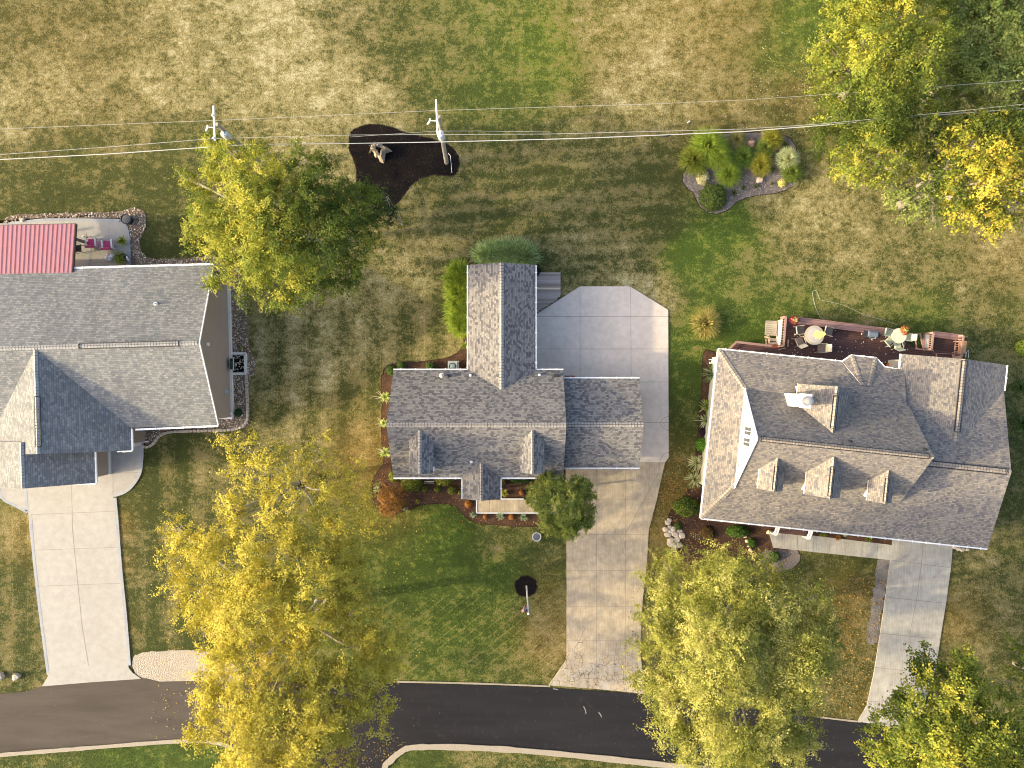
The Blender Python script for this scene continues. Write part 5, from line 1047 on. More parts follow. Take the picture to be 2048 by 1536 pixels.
# ---- loose stones and litter
def inpoly(x, y, poly):
    c = np.zeros(len(x), bool); n = len(poly)
    for i in range(n):
        x0, y0 = poly[i]; x1, y1 = poly[(i + 1) % n]
        c ^= ((y0 > y) != (y1 > y)) & (x < (x1 - x0) * (y - y0) / (y1 - y0 + 1e-12) + x0)
    return c
PEB = N('river_stone_surface'); a_ = PEB.n('ShaderNodeAttribute', attribute_name='col').outputs['Color']; PEB.col(a_); PEB.b.inputs['Roughness'].default_value = .7; PEB = PEB.m
def pebbles(name, poly, n, size, palette, z=.03, avoid=None):
    sp = smooth(poly); xs, ys = zip(*sp); px = RNG.uniform(min(xs), max(xs), n); py = RNG.uniform(min(ys), max(ys), n); k = inpoly(px, py, sp)
    if avoid: k &= ~inpoly(px, py, avoid)
    px, py = px[k], py[k]; m = len(px); c = np.stack([(px - 1024) / 28, (768 - py) / 28, np.full(m, z)], -1)
    a = RNG.uniform(0, np.pi, m); s = size * RNG.uniform(.6, 1.5, m); el = RNG.uniform(.5, .9, m)
    u = np.stack([np.cos(a), np.sin(a), RNG.normal(0, .15, m)], -1) * s[:, None]; v = np.stack([-np.sin(a), np.cos(a), RNG.normal(0, .15, m)], -1) * (s * el)[:, None]; w_ = np.array([0, 0, 1.]) * (s * .55)[:, None]
    base = np.array([(-1, 0, 0), (0, -1, 0), (1, 0, 0), (0, 1, 0), (-.55, -.45, .8), (.45, -.55, .85), (.55, .45, .8), (-.45, .55, .85)])
    co = c[:, None] + base[None, :, 0:1] * u[:, None] + base[None, :, 1:2] * v[:, None] + base[None, :, 2:3] * w_[:, None]
    fs = np.array([(4, 5, 6, 7), (0, 1, 5, 4), (1, 2, 6, 5), (2, 3, 7, 6), (3, 0, 4, 7)]); F_ = (np.arange(m)[:, None, None] * 8 + fs[None]).reshape(-1, 4)
    me = bpy.data.meshes.new(name); me.vertices.add(8 * m); me.vertices.foreach_set('co', co.astype(np.float32).ravel()); me.loops.add(F_.size); me.loops.foreach_set('vertex_index', F_.ravel().astype(np.int32)); me.polygons.add(len(F_))
    me.polygons.foreach_set('loop_start', np.arange(0, F_.size, 4, dtype=np.int32)); me.polygons.foreach_set('loop_total', np.full(len(F_), 4, np.int32))
    cl = pal(palette, RNG.random(m)) * RNG.uniform(.8, 1.2, (m, 1)); c4 = np.ones((m, 8, 4), np.float32); c4[:, :, :3] = np.clip(cl, 0, 1)[:, None]
    at = me.attributes.new('col', 'FLOAT_COLOR', 'POINT'); at.data.foreach_set('color', c4.ravel()); me.update(); me.materials.append(PEB)
    o = bpy.data.objects.new(name, me); C.objects.link(o); o['kind'] = 'stuff'; return o
STONEB = [(-60,452),(0,447),(10,438),(28,430),(70,428),(120,426),(180,425),(240,423),(262,416),(280,418),(291,430),(291,455),(281,478),(281,495),(290,510),(305,517),(370,517),(430,512),(470,530),(492,560),(494,640),(500,700),(510,722),(508,750),(499,762),(498,845),(486,856),(455,858),(400,862),(345,862),(322,868),(306,884),(292,889),(288,875),(290,855),(300,840),(440,830),(455,600),(440,545),(300,560),(262,540),(262,500),(258,470),(245,442),(220,436),(60,437),(20,446),(-60,446)]
STB = mulchmat('stone_bed_base', (.10, .07, .05), (.26, .20, .15), (.42, .36, .28)); bed('gravel_bed', STONEB, STB, .02, edge=False)
PATIO_AV = smooth([(-60,447),(25,447),(60,440),(100,437),(230,438),(246,442),(256,452),(260,470),(262,500),(262,560),(-60,560)])
pebbles('river_stones', STONEB, 26000, .05, [(.26, .17, .12), (.44, .35, .26), (.60, .52, .42), (.38, .32, .28), (.70, .64, .54)], .03, PATIO_AV)
pebbles('gravel', [(1366,362),(1375,340),(1400,330),(1480,350),(1590,350),(1592,368),(1560,383),(1510,391),(1475,402),(1455,420),(1425,427),(1402,415),(1388,388)], 2600, .03, [(.2, .17, .15), (.38, .34, .32), (.5, .46, .44)], .035)
def chips(name, poly, n, size, palette, z=.04, avoid=None):
    sp = smooth(poly) if len(poly) > 4 else poly; xs, ys = zip(*sp); px = RNG.uniform(min(xs), max(xs), n); py = RNG.uniform(min(ys), max(ys), n); k = inpoly(px, py, sp)
    for av in (avoid or []): k &= ~inpoly(px, py, av)
    px, py = px[k], py[k]; m = len(px); c = np.stack([(px - 1024) / 28, (768 - py) / 28, z + RNG.random(m) * .02], -1)
    nn = unit(np.stack([RNG.normal(0, .3, m), RNG.normal(0, .3, m), np.ones(m)], -1)); a = unit(np.cross(nn, rdir(m))); b = np.cross(nn, a); s = size * RNG.uniform(.5, 1.5, m)
    o = quads_mesh(name, c, a * s[:, None], b * (s * .5)[:, None], pal(palette, RNG.random(m)) * RNG.uniform(.7, 1.3, (m, 1)), LEAFD); o['kind'] = 'stuff'; return o
MB1 = [(700,272),(712,258),(740,250),(770,251),(800,262),(840,274),(880,283),(905,297),(917,318),(914,342),(900,351),(865,350),(835,360),(815,378),(795,405),(770,425),(735,415),(716,370),(712,330),(700,300)]
chips('wood_chips', MB1, 900, .022, [(.03, .025, .02), (.10, .08, .06), (.24, .18, .13)])
BLK = [[(770,725),(940,725),(940,700),(960,500),(1060,500),(1075,640),(1060,760),(1290,760),(1290,940),(1000,1000),(920,1000),(780,955)], [(-60,530),(460,540),(470,835),(440,850),(262,860),(262,905),(225,950),(190,970),(-60,975)], [(1430,700),(1460,680),(1570,690),(1575,630),(1930,670),(2015,730),(2025,935),(1975,1095),(1400,1035)]]
def grass(n):
    px = RNG.uniform(-60, 2110, n); py = RNG.uniform(-60, 1600, n); k = np.ones(n, bool)
    for poly in PAVED + BLK:
        xs_, ys_ = zip(*poly); bb = (px > min(xs_)) & (px < max(xs_)) & (py > min(ys_)) & (py < max(ys_)); ii = np.where(bb & k)[0]
        k[ii[inpoly(px[ii], py[ii], poly)]] = False
    px, py = px[k], py[k]; m = len(px); num = np.zeros(m); den = np.zeros(m); lu = np.zeros(m)
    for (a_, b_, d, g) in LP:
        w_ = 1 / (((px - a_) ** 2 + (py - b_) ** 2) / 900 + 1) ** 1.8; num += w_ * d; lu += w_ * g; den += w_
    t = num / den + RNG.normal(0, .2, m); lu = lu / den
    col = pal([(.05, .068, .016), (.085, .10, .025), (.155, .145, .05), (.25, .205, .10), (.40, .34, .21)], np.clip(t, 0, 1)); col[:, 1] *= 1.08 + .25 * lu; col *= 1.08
    c = np.stack([(px - 1024) / 28, (768 - py) / 28, RNG.uniform(.02, .06, m)], -1)
    a = unit(rdir(m) * np.array([1, 1, .8]) + np.array([.2, 0, .3])); b = unit(np.cross(a, rdir(m))); s = RNG.uniform(.02, .05, m)
    o = quads_mesh('grass_blades', c, a * s[:, None], b * (s * .4)[:, None], col * RNG.uniform(.7, 1.3, (m, 1)), LEAFD); o['kind'] = 'stuff'
grass(420000)
chips('wood_chips', [(766,750),(765,800),(764,860),(768,925),(748,965),(750,1000),(780,1026),(840,1010),(910,1010),(955,1043),(1060,1050),(1150,1000),(1150,940),(1060,930),(830,930),(780,850)], 4500, .035, [(.05, .03, .02), (.16, .09, .055), (.34, .22, .14)])
chips('wood_chips', [(1412,700),(1405,760),(1392,920),(1385,970),(1338,1030),(1335,1060),(1380,1130),(1500,1110),(1640,1098),(1780,1104),(1500,1000),(1460,760)], 4000, .035, [(.05, .03, .02), (.16, .09, .055), (.32, .21, .14)])
chips('fallen_leaves', [(300,1000),(860,1000),(840,1360),(300,1480)], 1100, .05, [(.42, .36, .06), (.5, .42, .1), (.3, .22, .06)], z=.08)
chips('fallen_leaves', [(740,880),(775,880),(775,1040),(1060,1060),(1060,1020),(930,1010),(820,960)], 1400, .045, [(.22, .1, .04), (.4, .2, .07), (.15, .08, .04)])
chips('fallen_leaves', [(1300,930),(1400,930),(1400,1060),(1560,1100),(1540,1150),(1280,1150)], 2200, .05, [(.3, .13, .04), (.45, .24, .08), (.35, .27, .1)])
chips('fallen_leaves', [(560,1490),(640,1475),(740,1482),(835,1486),(785,1505),(750,1530),(640,1560),(540,1550)], 1000, .045, [(.3, .2, .05), (.45, .32, .1), (.2, .13, .06)], z=.045)
chips('fallen_leaves', [(1690,1150),(1780,1150),(1730,1440),(1620,1430)], 1200, .06, [(.3, .17, .04), (.42, .28, .08)])
chips('fallen_petals', [(1585,655),(1820,672),(1800,735),(1560,712)], 120, .05, [(.7, .62, .5), (.8, .75, .66)], z=.66)
chips('clover_flowers', [(1540,60),(1640,60),(1640,260),(1560,270),(1450,240),(1500,160)], 500, .035, [(.6, .56, .4), (.75, .72, .6)], z=.03)
# ================================================================ OBJECTS
def rocks(name, spots, label_fn, group, mat, cat='rock', hgt=.3):
    for i, (x, y, r) in enumerate(spots):
        b = P(x, y, 0); m = MB(); n = 9; ph = random.uniform(0, 6)
        rad = [r / 28 * random.uniform(.8, 1.15) for _ in range(n)]; el = random.uniform(.7, 1); an = random.uniform(0, 3)
        def ring(s_, z): return [(b.x + rad[k] * s_ * (math.cos(2 * math.pi * k / n + ph)), b.y + rad[k] * s_ * el * math.sin(2 * math.pi * k / n + ph), z + random.uniform(-.02, .02)) for k in range(n)]
        hh = hgt * random.uniform(.8, 1.2); rs = [ring(1, 0), ring(1.02, hh * .5), ring(.82, hh * .9), ring(.4, hh)]
        for a_, c_ in zip(rs[:-1], rs[1:]):
            for k in range(n): m.face([a_[k], a_[(k + 1) % n], c_[(k + 1) % n], c_[k]])
        m.face(rs[-1]); m.build(name, mat, None, label=label_fn(i), cat=cat, group=group)
q = N('limestone'); q.col(q.mix(q.noise(6, 5, .7), (.34, .28, .20), (.56, .49, .40))); q.bump(q.noise(12, 4), .6, .05); ROCK = q.m
q = N('tan_limestone'); q.col(q.mix(q.noise(6, 5, .7), (.42, .33, .24), (.62, .5, .38))); ROCKT = q.m
sp = [(1336,1045,5),(1339,1054,4),(1331,1058,5),(1342,1062,5),(1336,1069,6),(1346,1057,5),(1350,1068,6),(1342,1079,6),(1354,1078,6),(1346,1090,6),(1358,1062,5),(1363,1070,6),(1340,1086,5),(1349,1099,5),(1357,1090,6),(1338,1040,4)]
sp = [(x_, y_, r_ * 1.25) for x_, y_, r_ in sp]
rocks('garden_boulder', sp, lambda i: 'pale limestone rock in the heap beside the olive green tree', 'heap of pale limestone rocks', ROCK, hgt=.16)
sp = [(1483,1068,4),(1489,1073,4),(1494,1082,4),(1498,1091,4),(1500,1100,4),(1474,1065,3)]
rocks('edging_stone', sp, lambda i: 'pale stone in the curved edging under the tan roof front', 'curved row of edging stones', ROCKT, 'stone', .18)
rocks('garden_boulder', [(1518, 361, 7)], lambda i: 'flat tan boulder in the island bed', None, ROCKT, 'rock', .25)
rocks('garden_boulder', [(35, 1352, 8)], lambda i: 'rounded pale boulder on the grass by the road, right one of two', None, ROCK)
rocks('garden_boulder', [(3, 1351, 8)], lambda i: 'pale boulder at the left edge of the photo by the road', None, ROCK)
rocks('garden_boulder', [(1537, 1064, 5)], lambda i: 'small tan rock at the foot of the left porch trellis', None, ROCKT)
rocks('garden_boulder', [(46, 440, 5)], lambda i: 'tan rock on the stone bed above the patio edge', None, ROCKT, 'rock', .2)
rocks('garden_boulder', [(1908, 1094, 5), (1916, 1097, 5), (1924, 1099, 5), (1933, 1099, 4)], lambda i: 'white rock in the short row by the tan roof corner and the driveway', 'white rocks at the driveway corner', ROCK, hgt=.15)
# block edging of the stone bed
m = MB(); path = smooth([(493,748),(495,790),(496,830),(492,846),(478,856),(455,860),(400,862),(345,864),(322,871),(308,887),(296,894),(285,892)], False, 8)
pts = PL(path); acc = 0; last = pts[0]
for a, b in zip(pts[:-1], pts[1:]):
    L = (b - a).length
    while acc < L:
        p = a + (b - a) * (acc / L); d = math.atan2((b - a).y, (b - a).x); m.box((p.x, p.y, .08), (.23, .16 + random.uniform(0, .03), .16), d); acc += .27
    acc -= L
m.build('garden_edging', paint('tan_edging_block', (.42, .36, .29), .9, .2, 0, 6), label='curved row of tan edging blocks round the stone bed', cat='edging')
# ---- utility poles and wires
POLEW = bark('weathered_pole_wood', (.20, .165, .13), (.48, .43, .36)); GAL = paint('pale_fibreglass', (.68, .68, .66), .5, .06)
def pole(base, top, arm0, arm1, label, can=True):
    r = empty('utility_pole', P(*base, 0), 0, label, 'utility pole', 'utility poles'); b = P(*base, 0); t = P(*top, 8.6); m = MB()
    m.tube([b - V((0, 0, .1)), (b + t) / 2, t], [.16, .14, .11], 12); part(m, 'pole', POLEW, r)
    a0, a1 = P(*arm0, 8.5), P(*arm1, 8.5); m = MB(); m.bar(a0, a1, .1, .11); arm = part(m, 'crossarm', GAL, r)
    for f in (.3, .95):
        p = a0 + (a1 - a0) * f; m = MB(); m.lathe(tuple(p), [(.03, .05), (.07, .1), (.04, .14), (.08, .18), (.04, .24)], 10); part(m, 'insulator', GAL, arm)
    c = a0 + (a1 - a0) * .62; m = MB(); e = c + V((-.42, .03, -.05)); m.tube([c, e], .025, 6); m.tube([e + V((.02, .1, .1)), e, e + V((-.16, -.18, -.12))], [.035, .06, .05], 8); part(m, 'fuse_cutout', WHITE, r)
    m = MB(); m.bar(t - V((0, 0, 1.2)), c, .04, .04); part(m, 'brace', GAL, r)
    if can:
        m = MB(); q_ = t + (b - t) * .12; cx = q_ + V((.0, -.32, -.1)); cx = P(881, 268, 7.4) if base[0] > 800 else P(449, 268, 7.4)
        m.lathe((cx.x, cx.y, 6.7), [(.2, 0), (.22, .05), (.22, .75), (.19, .82), (.08, .85), (.06, .95)], 16); tr = part(m, 'transformer', paint('pale_blue_steel', (.62, .66, .69), .35, .05), r)
        m = MB(); m.tube([(cx.x + .05, cx.y - .12, 7.5), (cx.x + .07, cx.y - .16, 7.68)], .035, 8); part(m, 'bushing', WHITE, tr)
    return a0, a1, b, t
p2 = pole((893, 325), (877, 233), (872, 199), (875, 268), 'weathered wooden utility pole with transformer standing in the black mulch')
p1 = pole((533, 337), (433, 248), (427, 212), (430, 281), 'utility pole whose pale crossarm shows above the green and yellow tree')
m = MB(); m.tube([P(896, 306, .05), P(901, 312, .05), P(902, 325, .05), P(904, 346, .05)], .018, 6); m.build('ground_wire', GAL, label='thin pale wire lying on the black mulch beside the pole', cat='wire')
WIREM = paint('pale_wire', (.36, .36, .33), .5, .05); WIRET = paint('thick_pale_cable', (.5, .5, .47), .5, .05)
def wire(pts, zs, rad, label, mat, sag=.35, group='overhead wires'):
    path = []
    for i in range(len(pts) - 1):
        a, b = P(*pts[i], zs[i]), P(*pts[i + 1], zs[i + 1])
        for k in range(12):
            t = k / 12; p = a + (b - a) * t; p.z -= sag * 4 * t * (1 - t) * (0 if len(pts) > 6 else 1); path.append(p)
    path.append(P(*pts[-1], zs[-1])); mm = MB(); mm.tube(path, rad, 5)
    return mm.build('power_line', mat, label=label, cat='power line', group=group)
wire([(-250, 268), (-100, 262), (0, 258), (220, 249), (427, 241), (650, 231), (872, 221), (1100, 214), (1300, 208), (1488, 200), (1770, 181), (2048, 160), (2300, 140)], [8.6] * 13, .011, 'thin pale overhead wire, highest of the set across the photo', WIREM)
wire([(-250, 330), (-100, 317), (0, 309), (215, 294), (429, 277), (540, 274), (700, 270), (872, 269), (1100, 268), (1300, 263), (1488, 258), (1640, 248), (1900, 224), (2048, 208), (2300, 185)], [8.3] * 15, .014, 'overhead wire, middle one just above the thick cable', WIREM)
wire([(-250, 333), (-100, 325), (0, 319), (215, 308), (375, 297), (500, 289), (700, 287), (872, 284), (1000, 281), (1150, 277), (1300, 271), (1488, 263), (1640, 251), (1900, 228), (2048, 217), (2300, 195)], [7.0] * 16, .025, 'thick pale overhead cable, lowest of the set', WIRET)
wire([(700, 274), (800, 267), (875, 262), (960, 262), (1100, 264)], [7.6, 7.6, 7.6, 7.6, 7.6], .010, 'very thin wire passing behind the transformer', WIREM, 0)
m = MB(); a, b = P(1325, 273, 7.0), P(1342, 270, 7.0); m.tube([a, (a + b) / 2 + V((0, -.03, -.02)), b], [.03, .07, .03], 8); m.build('cable_splice', VENT, label='short black splice on the thick cable above the back lawn', cat='cable splice')
m = MB(); a, b = P(1374, 246, .05), P(1380, 242, .05); m.tube([a, b], .04, 8); m.build('white_marker', WHITE, label='short white stick lying on the back lawn near the island bed', cat='marker')
# ---- flagpole, lid, condenser
def flag():
    b = P(1053, 1172, 0); r = empty('flagpole', b, 0, 'white flagpole with a limp red and white flag in a round mulch ring', 'flagpole'); t = P(1057.5, 1227, 6.1); t.x, t.y = b.x + .02, b.y
    m = MB(); m.tube([b, b + V((0, 0, 6.1))], [.06, .04], 10); part(m, 'pole', WHITE, r); m = MB(); m.lathe((b.x, b.y, 6.1), [(.02, 0), (.07, .06), (.02, .13)], 10); part(m, 'finial', WHITE, r)
    m = MB(); cols = []
    for i in range(13):
        z1 = 5.8 - i * .11; z0 = z1 - .11
        for k in range(6):
            x0 = b.x - .05 - k * .05 * (1 + .3 * math.sin(i * .4)); x1 = x0 - .06; y0 = b.y + .07 * math.sin(k * 1.9) - .02 * i * .3; y1 = b.y + .07 * math.sin((k + 1) * 1.9) - .02 * i * .3
            m.face([(x0, y0, z0), (x1, y1, z0), (x1, y1, z1 - .001), (x0, y0, z1 - .001)], 2 if (i < 5 and k < 3) else i % 2)
    part(m, 'flag', [paint('flag_red', (.5, .03, .04), .8), paint('flag_white', (.75, .75, .75), .8), paint('flag_blue', (.03, .04, .18), .8)], r)
flag()
def lid(x, y, r, label, name, cat, h=.3, m1=None, m2=None):
    b = P(x, y, 0); t = empty(name, b, 0, label, cat); R_ = r / 28
    m = MB(); m.lathe((b.x, b.y, 0), [(R_ * .85, 0), (R_ * .9, h * .6), (R_, h), (R_ * .93, h + .02), (R_ * .9, h - .02)], 12); part(m, 'rim', m2, t)
    m = MB(); m.lathe((b.x, b.y, h - .03), [(R_ * .9, 0), (R_ * .5, .025), (R_ * .05, .035)], 24); part(m, 'cover', m1, t); return t
lid(1073, 1072, 9.5, 'round dark cover with a pale rim on the front lawn', 'round_cover', 'cover', .3, paint('slate_cover', (.10, .105, .13), .7, .2), paint('pale_rim', (.5, .5, .48), .6))
def ac():
    b = P(907, 733, 0); t = empty('air_conditioner', b, 0, 'grey blue air conditioning unit with round fan grille in the back bed', 'air conditioner'); g = paint('ac_grey', (.33, .38, .40), .6, .1)
    m = MB(); m.box((b.x, b.y, .42), (.62, .62, .76)); m.box((b.x, b.y, .82), (.66, .66, .05)); m.box((b.x, b.y, .02), (.8, .8, .04)); part(m, 'casing', g, t)
    m = MB(); m.lathe((b.x, b.y, .845), [(.25, 0), (.25, .02), (.22, .02), (.22, .005)], 20); part(m, 'fan_ring', VENT, t)
    m = MB(); m.lathe((b.x, b.y, .846), [(.21, 0), (.1, .02), (.09, .03), (.02, .035)], 20); part(m, 'fan_grille', paint('ac_blue', (.22, .28, .32), .5), t)
ac()
m = MB(); b = P(936, 729, 0)
m.lathe((b.x, b.y, 0), [(.06, 0), (.06, .25), (.09, .25), (.09, .3), (.03, .3)], 12); m.build('cleanout_pipe', WHITE, label='short white capped pipe at the inner corner of the back wing', cat='pipe')
m = MB()
for y in (963, 966): m.bar(P(849, y, .4), P(868, y, .4), .02, .03)
for x in (849, 868): m.bar(P(x, 963, 0), P(x, 963, .4), .03, .03); m.bar(P(x, 966, 0), P(x, 966, .4), .03, .03)
m.build('garden_rack', GAL, label='thin pale metal rails between two clipped shrubs under the front eave', cat='rack')
# ---- small wooden platform beside the wing
def platform():
    r = empty('wooden_platform', P(1095, 585, 0), 0, 'weathered plank platform between the back wing and the parking pad', 'platform'); m = MB(); m2 = MB()
    y = 545; W = boards; i = 0
    while y < 626:
        x1 = 1121 if y < 590 else 1121 - (y - 590) * 1.35
        if y > 596: x1 = 1118 - (y - 596) * 1.6
        a = P(1060, y + 1.6, .14); b = P(max(x1, 1072), y + 1.6, .14); (m2 if i == 8 else m).bar(a, b, .125 * random.uniform(.96, 1.02), .05); y += 3.8 ; i += 1
    q = N('weathered_planks'); rr = q.n('ShaderNodeNewGeometry').outputs['Random Per Island']; gr = q.noise(3, 5, .7, q.scale(q.pos(), (1, 12, 1)))
    q.col(q.mix(q.math('MULTIPLY', q.math('ADD', rr, gr), .5), (.16, .11, .09), (.46, .41, .38))); part(m, 'planks', q.m, r); part(m2, 'pale_plank', paint('new_pale_plank', (.62, .52, .34), .7), r)
    m = MB(); m.bar(P(1119, 545, .05), P(1119, 590, .05), .05, .1); m.bar(P(1119, 590, .05), P(1072, 622, .05), .05, .1); part(m, 'frame', BARK, r)
platform()
# ---- deck
DZ = .6
RED = boards('red_brown_decking', (.050, .022, .022), (.105, .050, .046), .145, R(6), .13, (.012, .006, .006), wear=(.17, .10, .085))
REDL = boards('faded_red_plank', (.19, .105, .095), (.30, .185, .165), .19, R(6), .08, (.07, .035, .03))
GREYW = boards('weathered_grey_plank', (.24, .20, .15), (.42, .38, .31), .14, R(6), .1, (.05, .04, .03)); RAILM = boards('rail_brown_wood', (.22, .125, .10), (.36, .235, .20), .5, 0, 0.0)
TANW = boards('tan_wood', (.30, .21, .13), (.46, .35, .24), .5, 0, 0.0)
def deck():
    r = empty('wooden_deck', P(1690, 690, 0), 0, 'long dark red brown board deck behind the tan roofed house', 'deck')
    m = MB(); m.prism(PL([(1458,702),(1474,685),(1556,696),(1566,700),(1574,636),(1590,638),(1745,660),(1814,669),(1818,692),(1866,697),(1870,664),(1926,672),(1925,735),(1700,745),(1480,720)], DZ), DZ - .12, DZ); part(m, 'deck_floor', RED, r)
    m = MB(); m.bar(P(1590, 640, DZ + .42), P(1812, 668, DZ + .42), .5, .05); m.bar(P(1592, 637, DZ + .2), P(1812, 665, DZ + .2), .06, .4); part(m, 'bench_seat', REDL, r)
    m = MB(); m.bar(P(1868, 668, DZ + .42), P(1922, 675, DZ + .42), .42, .05); m.bar(P(1868, 665, DZ + .2), P(1922, 672, DZ + .2), .06, .4); part(m, 'bench_seat', REDL, r)
    m = MB(); m.bar(P(1473, 684, DZ + .3), P(1543, 692, DZ + .3), .16, .06); m.bar(P(1456, 700, DZ + .3), P(1473, 684, DZ + .3), .14, .06); part(m, 'edge_rail', RAILM, r)
    m = MB()
    for x, y in ((1474,687),(1590,640),(1700,654),(1812,669),(1925,674),(1870,667)): a = P(x, y, 0); m.box((a.x, a.y, .25), (.1, .1, .5), R(-6))
    part(m, 'post', RAILM, r)
    m = MB(); a, b = P(1553, 694, DZ - .02), P(1556, 697, DZ); m.prism(PL([(1543,688),(1556,689),(1556,697),(1543,695)], DZ), DZ - .2, DZ + .03); part(m, 'corner_planks', paint('rust_red_paint', (.22, .06, .035), .7), r)
deck()
def railing(pts, label, z0=DZ, h=.95, out=(0, 0), n=11):
    a, b = P(*pts[0], z0 + h), P(*pts[1], z0 + h); r = empty('deck_railing', V((a.x, a.y, z0)), 0, label, 'railing', 'deck railings')
    m = MB(); m.bar(a, b, .14, .05); part(m, 'top_rail', RAILM, r)
    a0, b0 = V((a.x, a.y, z0 + .12)), V((b.x, b.y, z0 + .12)); m = MB(); m.bar(a0, b0, .05, .06); part(m, 'bottom_rail', RAILM, r)
    for i in range(n):
        p = a0 + (b0 - a0) * (i + .5) / n; q_ = V((p.x, p.y, z0 + h - .02)); m = MB(); m.bar(p + V((-.02, 0, 0)), q_ + V((-.02, 0, 0)), .045, .045); part(m, 'baluster', RAILM, r)
    for p in (a, b):
        m = MB(); m.box((p.x, p.y, z0 + h / 2), (.1, .1, h - .01), R(-6)); part(m, 'post', RAILM, r)
railing([(1572, 633), (1567, 692)], 'brown railing at the left end of the deck beside the grey steps')
railing([(1867, 665), (1863, 699)], 'brown railing in the middle gap right of the glass table', n=8)
railing([(1927, 671), (1923, 714)], 'brown railing at the right end of the deck beside the tan table', n=9)
def small(name, label, cat, fn, mats, group=None):
    pass
def steps():
    r = empty('deck_steps', P(1545, 665, 0), 0, 'weathered grey landing and two steps left of the deck', 'steps')
    m = MB(); m.prism(PL([(1532,641),(1554,642),(1553,672),(1530,670)], .45), .39, .45); part(m, 'landing', GREYW, r)
    for y0 in (676, 684): m = MB(); m.prism(PL([(1540,y0),(1555,y0+1),(1555,y0+7),(1540,y0+6)], .3), .25, .30 + (y0 - 676) * .01); part(m, 'step', paint('step_tan', (.42, .34, .29), .8), r)
    m = MB(); m.bar(P(1529, 674, .8), P(1538, 671, .8), .1, .05); m.bar(P(1532, 679, .5), P(1533, 689, .5), .08, .08); m.bar(P(1537, 674, .75), P(1539, 690, .75), .1, .06)
    for x, y in ((1531, 676), (1538, 690)): a = P(x, y, 0); m.box((a.x, a.y, .4), (.08, .08, .8))
    part(m, 'handrail', TANW, r)
    m = MB(); m.bar(P(1560, 640, .55), P(1556, 690, .55), .05, .9); part(m, 'white_panel', paint('cream_lattice', (.68, .66, .58), .7), r)
steps()
m = MB(); m.tube([P(1571, 696, .7), P(1562, 698, .7), P(1557, 700, .7)], .03, 6); m.bar(P(1577, 680, 1.1), P(1576, 693, .7), .07, .07); m.build('leaning_post', TANW, label='short tan post leaning at the foot of the left railing', cat='post')
FRM = paint('sand_metal', (.42, .37, .28), .6); SEATT = paint('taupe_sling', (.16, .125, .105), .85); CREAM = paint('cream_cushion', (.58, .54, .40), .9); GREYC = paint('pale_grey_cushion', (.52, .50, .46), .9); GRN = paint('pale_green_sling', (.43, .46, .34), .85); GRNF = paint('pale_green_metal', (.50, .52, .40), .5)
def chair(px, py, rz, label, seat, back, frame, group, z=DZ, w_=.52, name='patio_chair', arms=True, cat='chair', lean=.18):
    r = empty(name, P(px, py, z), R(rz), label, cat, group); f = MB(); hw = w_ / 2
    m = MB(); m.box((0, 0, .42), (w_, w_, .07)); m.build('seat', seat, r)
    m = MB(); m.face([(-hw, hw, .45), (hw, hw, .45), (hw, hw + lean, .95), (-hw, hw + lean, .95)]); m.face([(-hw, hw + .06, .45), (hw, hw + .06, .45), (hw, hw + lean + .06, .95), (-hw, hw + lean + .06, .95)][::-1])
    m.face([(-hw, hw + lean, .95), (hw, hw + lean, .95), (hw, hw + lean + .06, .95), (-hw, hw + lean + .06, .95)]); m.face([(-hw, hw, .45), (-hw, hw + lean, .95), (-hw, hw + lean + .06, .95), (-hw, hw + .06, .45)]); m.face([(hw, hw, .45), (hw, hw + .06, .45), (hw, hw + lean + .06, .95), (hw, hw + lean, .95)])
    m.build('backrest', back, r)
    for sx in (-1, 1):
        for sy in (-1, 1): m = MB(); m.tube([(sx * hw, sy * hw, .4), (sx * (hw + .04), sy * (hw + .06), 0)], .02, 6); m.build('leg', frame, r)
        if arms: m = MB(); m.tube([(sx * (hw + .02), -hw, .42), (sx * (hw + .04), -hw, .64), (sx * (hw + .04), hw + .05, .66)], .022, 6); m.build('armrest', frame, r)
    return r
GA = 'patio chairs round the umbrella table'
chair(1596, 661, 97, 'brown sling chair with pale back, upper left of the umbrella table', SEATT, GREYC, FRM, GA); chair(1594, 683, 200, 'brown sling chair with pale back, lower left of the umbrella table', SEATT, CREAM, FRM, GA)
chair(1652, 664, 75, 'brown sling chair right of the umbrella table by the hose', SEATT, CREAM, FRM, GA); chair(1638, 697, 270, 'brown sling chair with square cream back below the umbrella table', SEATT, CREAM, FRM, GA)
def utable():
    r = empty('patio_table', P(1620, 672, DZ), 0, 'round stone topped patio table with a closed yellow umbrella', 'table'); m = MB(); m.lathe((0, 0, 0), [(.3, 0), (.3, .04), (.05, .08), (.05, .68)], 16); m.build('pedestal', FRM, r)
    m = MB(); m.lathe((0, 0, .68), [(.66, 0), (.68, .02), (.68, .05), (.5, .06)], 32); m.build('table_rim', paint('stone_rim', (.36, .33, .28), .7, .2, 0, 14), r); m = MB(); m.lathe((0, 0, .741), [(.5, 0), (.3, .004), (.02, .006)], 32); m.build('table_top', paint('stone_grey_top', (.40, .39, .38), .6, .12), r)
utable()
